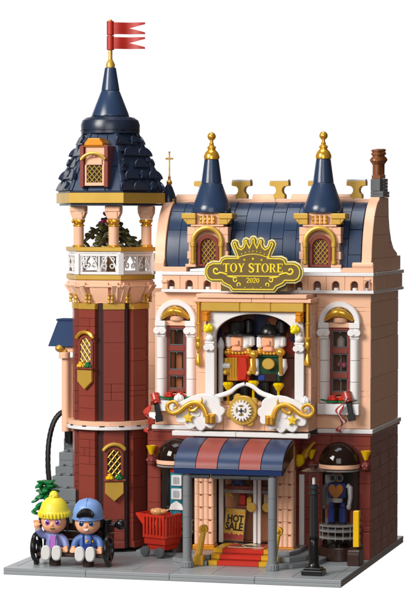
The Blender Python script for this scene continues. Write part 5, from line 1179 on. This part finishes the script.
# shared doll body, one continuous skin
def remesh(o, vox):
    md = o.modifiers.new('r', 'REMESH'); md.mode = 'VOXEL'; md.voxel_size = vox*S; md.use_smooth_shade = True
    ms = o.modifiers.new('s', 'SMOOTH'); ms.factor = .5; ms.iterations = 3
    dg = bpy.context.evaluated_depsgraph_get(); me = bpy.data.meshes.new_from_object(o.evaluated_get(dg)); o.modifiers.clear(); o.data = me
    for f in me.polygons: f.use_smooth = True
def doll(X, Y, z, rz, label, girl):
    t = thing('person', label, 'toy figure', (X, Y, z)); M = T(X, Y, z) @ RZ(rz)
    HZ = 2.22
    m = MB(); m.M = M
    m.ball((0, 0, HZ), 1.0, 28, (1.0, .92, .9)); m.ball((0, -.2, HZ-.22), .84, 24, (1.06, .88, .8)); m.ball((0, -.92, HZ-.18), .12, 10); 
    for s in (-1, 1): m.ball((s*1.0, .05, HZ-.12), .2, 12, (.6, .8, 1))
    m.tube([(0, 0, .1), (0, 0, HZ-.3)], [.3, .28], 14); m.ball((0, 0, .6), .45, 14, (1, .7, 1.2))
    def arm(s, pts): 
        m.tube([(s*a, b_, c) for a, b_, c in pts], [.2]*len(pts), 10); a, b_, c = pts[-1]; m.ball((s*a, b_, c), .22, 12, (1, .9, 1))
        return (s*a, b_, c)
    if girl: A1 = [(.4, 0, 1.1), (.85, -.15, 1.2), (1.15, -.4, 1.62), (1.25, -.5, 1.95)]; A2 = [(.4, 0, 1.1), (.82, -.15, .8), (1.0, -.45, .35), (.98, -.75, .22)]
    else: A1 = [(.4, 0, 1.1), (.85, -.1, .85), (1.0, -.4, .4), (1.0, -.75, .25)]; A2 = [(.4, 0, 1.1), (.85, -.1, .85), (1.0, -.4, .4), (1.0, -.75, .2)]
    h1, h2 = arm(-1, A1), arm(1, A2)
    for h, upw in ((h1, girl), (h2, False)):       # four fingers and a thumb on each hand
        for k in range(4):
            dx = (k-1.5)*.11
            if upw: m.tube([(h[0]+dx*.8, h[1], h[2]+.1), (h[0]+dx*1.2, h[1]-.03, h[2]+.3+.03*(k in (1, 2))), (h[0]+dx*1.3, h[1]-.08, h[2]+.4+.04*(k in (1, 2)))], [.065, .06, .05], 8)
            else: m.tube([(h[0]+dx*.8, h[1]-.1, h[2]), (h[0]+dx, h[1]-.3, h[2]-.03), (h[0]+dx, h[1]-.33, h[2]-.2-.02*(k in (1, 2)))], [.065, .06, .05], 8)
        s = -1 if h is h1 else 1
        m.tube([(h[0]-s*.15, h[1]-.02, h[2]), (h[0]-s*.28, h[1]-.1, h[2]+.1), (h[0]-s*.3, h[1]-.2, h[2]+.16)], [.08, .07, .055], 8)
    o = m.build('body', SKIN, t); remesh(o, .045)
    # clothes
    jc = LILAC if girl else DENIM
    m = MB(); m.M = M; m.lathe([(.66, 0), (.7, .1), (.62, .7), (.48, 1.2), (.36, 1.36)], (0, 0, 0), 24)
    for s, A in ((-1, A1), (1, A2)):
        P = smooth([(s*a, b_, c) for a, b_, c in A], 5)[:-4]; m.tube(P, [.3-.05*i/len(P) for i in range(len(P))], 14)
    o = m.build('jacket', jc, t); remesh(o, .05)
    if girl:
        m = MB(); m.M = M; m.prism([(-.2, .05), (.22, .05), (.25, 1.2), (-.2, 1.2)], -.72, -.45, .04); m.build('shirt', PURPLE, t)
        m = MB(); m.M = M
        for s in (-1, 1): m.tube([(s*.26, -.62, .1), (s*.28, -.62, .8), (s*.2, -.5, 1.25)], .06, 8)
        m.build('lapel', mat('lapel_lilac', (140, 146, 196), .4), t)
    else:
        m = MB(); m.M = M; m.prism([(-.34, .02), (.34, .02), (.34, .62), (.2, .72), (-.2, .72), (-.34, .62)], -.76, -.5, .06); m.box(-.24, .24, -.82, -.7, .1, .4, .04)
        for s in (-1, 1): m.tube([(s*.28, -.66, .65), (s*.3, -.56, 1.05), (s*.28, -.35, 1.32)], .075, 8)
        m.build('dungarees', ROYAL, t)
        m = MB(); m.M = M; m.prism([(-.1, .95), (0, .78), (.16, .98), (.06, .94), (0, .98)], -.7, -.6, .01); m.ball((.42, -.52, .85), .08, 8); m.build('badge', YELLOW, t)
    m = MB(); m.M = M
    for s in (-1, 1): m.tube([(s*.36, 0, .1), (s*.38, -.7, .02), (s*.39, -1.25, -.05)], [.34, .33, .3], 14)
    o = m.build('trousers', mat('trousers_dark' if girl else 'trousers_blue', (40, 40, 46) if girl else (40, 70, 140), .5), t)
    for s in (-1, 1):
        m = MB(); m.M = M @ T(s*.4, -1.42, .02) @ RX(-.12); pts = [(.37*math.copysign(abs(cos(a))**.8, cos(a)), .56*math.copysign(abs(sin(a))**.85, sin(a))) for a in [2*pi*i/28 for i in range(28)]]
        m.prism(pts, -.16, .25, .08); m.build('shoe', mat('shoe_grey', (206, 206, 204), .4) if 'shoe_grey' not in bpy.data.materials else bpy.data.materials['shoe_grey'], t)
    # face
    iris = mat('iris_purple' if girl else 'iris_blue', (150, 80, 190) if girl else (36, 70, 130), .2)
    for s in (-1, 1):
        m = MB(); m.M = M; m.ball((s*.38, -.83, HZ+.02), .23, 16, (1, .3, 1.05)); e = m.build('eye', WHITE, t)
        m = MB(); m.M = M; m.ball((s*.37, -.90, HZ+.0), .18, 14, (1, .22, 1.1)); m.build('iris', iris, e)
        m = MB(); m.M = M; m.ball((s*.37, -.935, HZ+.01), .095, 12, (1, .2, 1.1)); m.tube([(s*.16, -.92, HZ+.24), (s*.36, -.9, HZ+.28), (s*.56, -.8, HZ+.2)], .03, 6); m.build('pupil', BLACK, e)
        m = MB(); m.M = M; m.ball((s*.32, -.955, HZ+.07), .04, 8, (1, .4, 1)); m.build('glint', WHITE, e)
        m = MB(); m.M = M; m.tube([(s*.16, -.94, HZ+(.3 if girl else .4)), (s*.4, -.9, HZ+.43), (s*.62, -.77, HZ+(.46 if girl else .36))], [.03, .055, .03], 6); m.build('eyebrow', BLACK, t)
    m = MB(); m.M = M
    if girl: m.tube([(-.16, -.9, HZ-.44), (0, -.93, HZ-.49), (.18, -.9, HZ-.42)], .035, 6); m.build('mouth', BROWN, t)
    else: m.prism([(-.2, HZ-.4), (.2, HZ-.38), (.12, HZ-.52), (0, HZ-.55), (-.12, HZ-.53)], -.95, -.8, .02); m.build('mouth', WHITE, t)
    # hair and hat
    m = MB(); m.M = M; m.ball((0, .22, HZ-.02), .98, 22, (1.06, .86, .98))
    for s in (-1, 1): m.tube([(s*.98, -.1, HZ+.35), (s*1.04, -.12, HZ), (s*1.0, -.05, HZ-.4 if not girl else HZ-.8)], [.16, .15, .06], 8)
    if not girl:
        for k in range(7): x = -.52+.17*k; h = sqrt(max(0, 1-(x/.62)**2)); m.tube([(x*.7, -.98, HZ+.62+.5*h), (x, -1.12, HZ+.5+.34*h), (x*1.1-.06, -1.13, HZ+.42+.1*h)], [.14, .17, .07], 8)
    else:
        for k in range(3): m.tube([(-.7+.5*k, -.7, HZ+.6), (-.6+.55*k, -.88, HZ+.48), (-.4+.5*k, -.95, HZ+.42)], [.1, .1, .04], 8)
    m.build('hair', BLACK if not girl else mat('hair_dark', (40, 30, 34), .35), t)
    m = MB(); m.M = M @ T(0, .05, HZ+.36) @ RX(.1)
    if girl:
        m.lathe([(1.08, 0), (1.16, .06), (1.17, .36), (1.1, .46), (1.06, .6), (.9, 1.05), (.6, 1.36), (.25, 1.5), (.02, 1.53)], (0, 0, 0), 40)
        for k in range(28): a = 2*pi*k/28; m.tube([(1.14*cos(a), 1.14*sin(a), .03), (1.19*cos(a), 1.19*sin(a), .2), (1.13*cos(a), 1.13*sin(a), .42)], .07, 6)
        h = m.build('knit_hat', LEMON, t)
        m = MB(); m.M = M @ T(0, .05, HZ+.36) @ RX(.1); m.ball((0, 0, 1.62), .34, 14)
        for k in range(8): m.ball((.2*cos(k*.8), .2*sin(k*.8), 1.5+.12*(k % 2)), .2, 8)
        m.build('bobble', LEMON, h)
    else:
        m.lathe([(1.06, -.12), (1.14, -.06), (1.15, .1), (1.12, .5), (.98, .95), (.7, 1.26), (.3, 1.42), (.02, 1.45)], (0, 0, 0), 40)
        h = m.build('cap', SKY, t)
        m = MB(); m.M = M @ T(0, .05, HZ+.36) @ RX(.1)
        m.tube([(0, -1.12*cos(a), .1+1.38*sin(a)) if 0 else (0, -1.15*cos(a)**.8, .08+1.38*sin(a)) for a in [i*pi/2/12 for i in range(13)]], .03, 6); m.tube([(1.16*sin(a), -1.16*cos(a), .0) for a in [-2.2+4.4*i/20 for i in range(21)]], .06, 8); m.build('seam', mat('cap_seam', (104, 138, 196), .4), h)
doll(3.16, 2.5, 1.56, .16, 'toy figure in a yellow knit hat and lilac jacket raising one hand on the bench', True)
doll(5.82, 2.5, 1.56, .14, 'toy figure in a backwards light blue cap and denim jacket sitting on the bench', False)
bs = thing('leafy_bush', 'small bright green leafy plant growing behind the bench', 'plant', (1.4, 6.2, .53))
m = MB(); m.tube([(1.2, 6.2, .53), (1.25, 6.2, 3), (1.3, 6.2, 6.0)], [.15, .12, .08], 8); m.build('stem', BROWN, bs)
m = MB(); r_ = random.Random(3)
for k in range(6):
    z = 3.9+k*.42+r_.uniform(-.15, .15)
    for a in range(4):
        ang = a*1.57+k*.8+r_.uniform(-.5, .5); L = (.85-.04*k)*r_.uniform(.5, 1.15)
        for u in (.3, .65, 1.0): m.M = T(1.28+L*u*cos(ang), 6.2+L*u*sin(ang), z+L*.5*sin(u*3)) @ RZ(ang) @ RY(r_.uniform(-.5, .6)); m.ball((0, 0, 0), .34-.06*u, 8, (1.3, .9, .45))
m.M = Matrix.Identity(4)
for k in range(4):
    z = 1.6+k*.3; m.M = T(4.6+k*.3, 4.4, z+.6); m.ball((0, 0, 0), .3, 8, (1.4, 1, .35))
m.M = Matrix.Identity(4); m.build('leaves', mat('leaf_green', (20, 116, 58), .3, var=.12), bs)
# goods behind the upper windows and in the showcases
def good(name, mb, mm, p, label, cat): return solo(mb, name, mm, p, label, cat)
m = MB(); m.box(9.6, 9.9, 11.9, 12.2, 13.2, 17.8, .03); m.box(10.0, 10.5, 12.0, 12.3, 13.2, 16.0, .03); good('toy_plank', m, mat('plank_orange', (196, 120, 70), .4), (10, 12, 13.2), 'tan upright planks behind the window beside the tower', 'planks')
m = MB(); m.lathe([(.1, 16.4), (.34, 16.6), (.36, 17.2), (.1, 17.5)], (23.1, 12.0, 0), 16); m.cyl((23.1, 12.0, 13.0), .06, 3.4, n=8); good('toy_lamp', m, mat('lamp_shade_grey', (190, 176, 170), .3), (23.1, 12, 13), 'pale bell shaped toy behind the top pane of the right window', 'toy')
m = MB(); m.ball((22.95, 12.0, 15.3), .22, 12); m.ball((23.35, 12.0, 15.25), .24, 12); m.tube([(22.95, 12, 15.5), (23.2, 12.05, 16.1), (23.35, 12, 15.5)], .04, 6); good('toy_cherries', m, PINK, (23.1, 12, 15.3), 'pair of pink toy cherries behind the middle pane of the right window', 'toy')
m = MB(); m.box(22.0, 22.6, 11.4, 12.0, 2.95, 6.9, .04); good('toy_box', m, GREY, (22.3, 11.7, 2.95), 'pale grey box behind the robot in the right showcase', 'box')
m = MB(); m.box(22.1, 22.7, 11.3, 11.39, 3.6, 4.6, .04); m.box(23.9, 24.5, 11.6, 12.1, 2.95, 4.2, .04); good('toy_block', m, mat('block_orange', (190, 86, 50), .35), (23.3, 11.6, 3), 'orange toy blocks behind the robot in the right showcase', 'toy blocks')
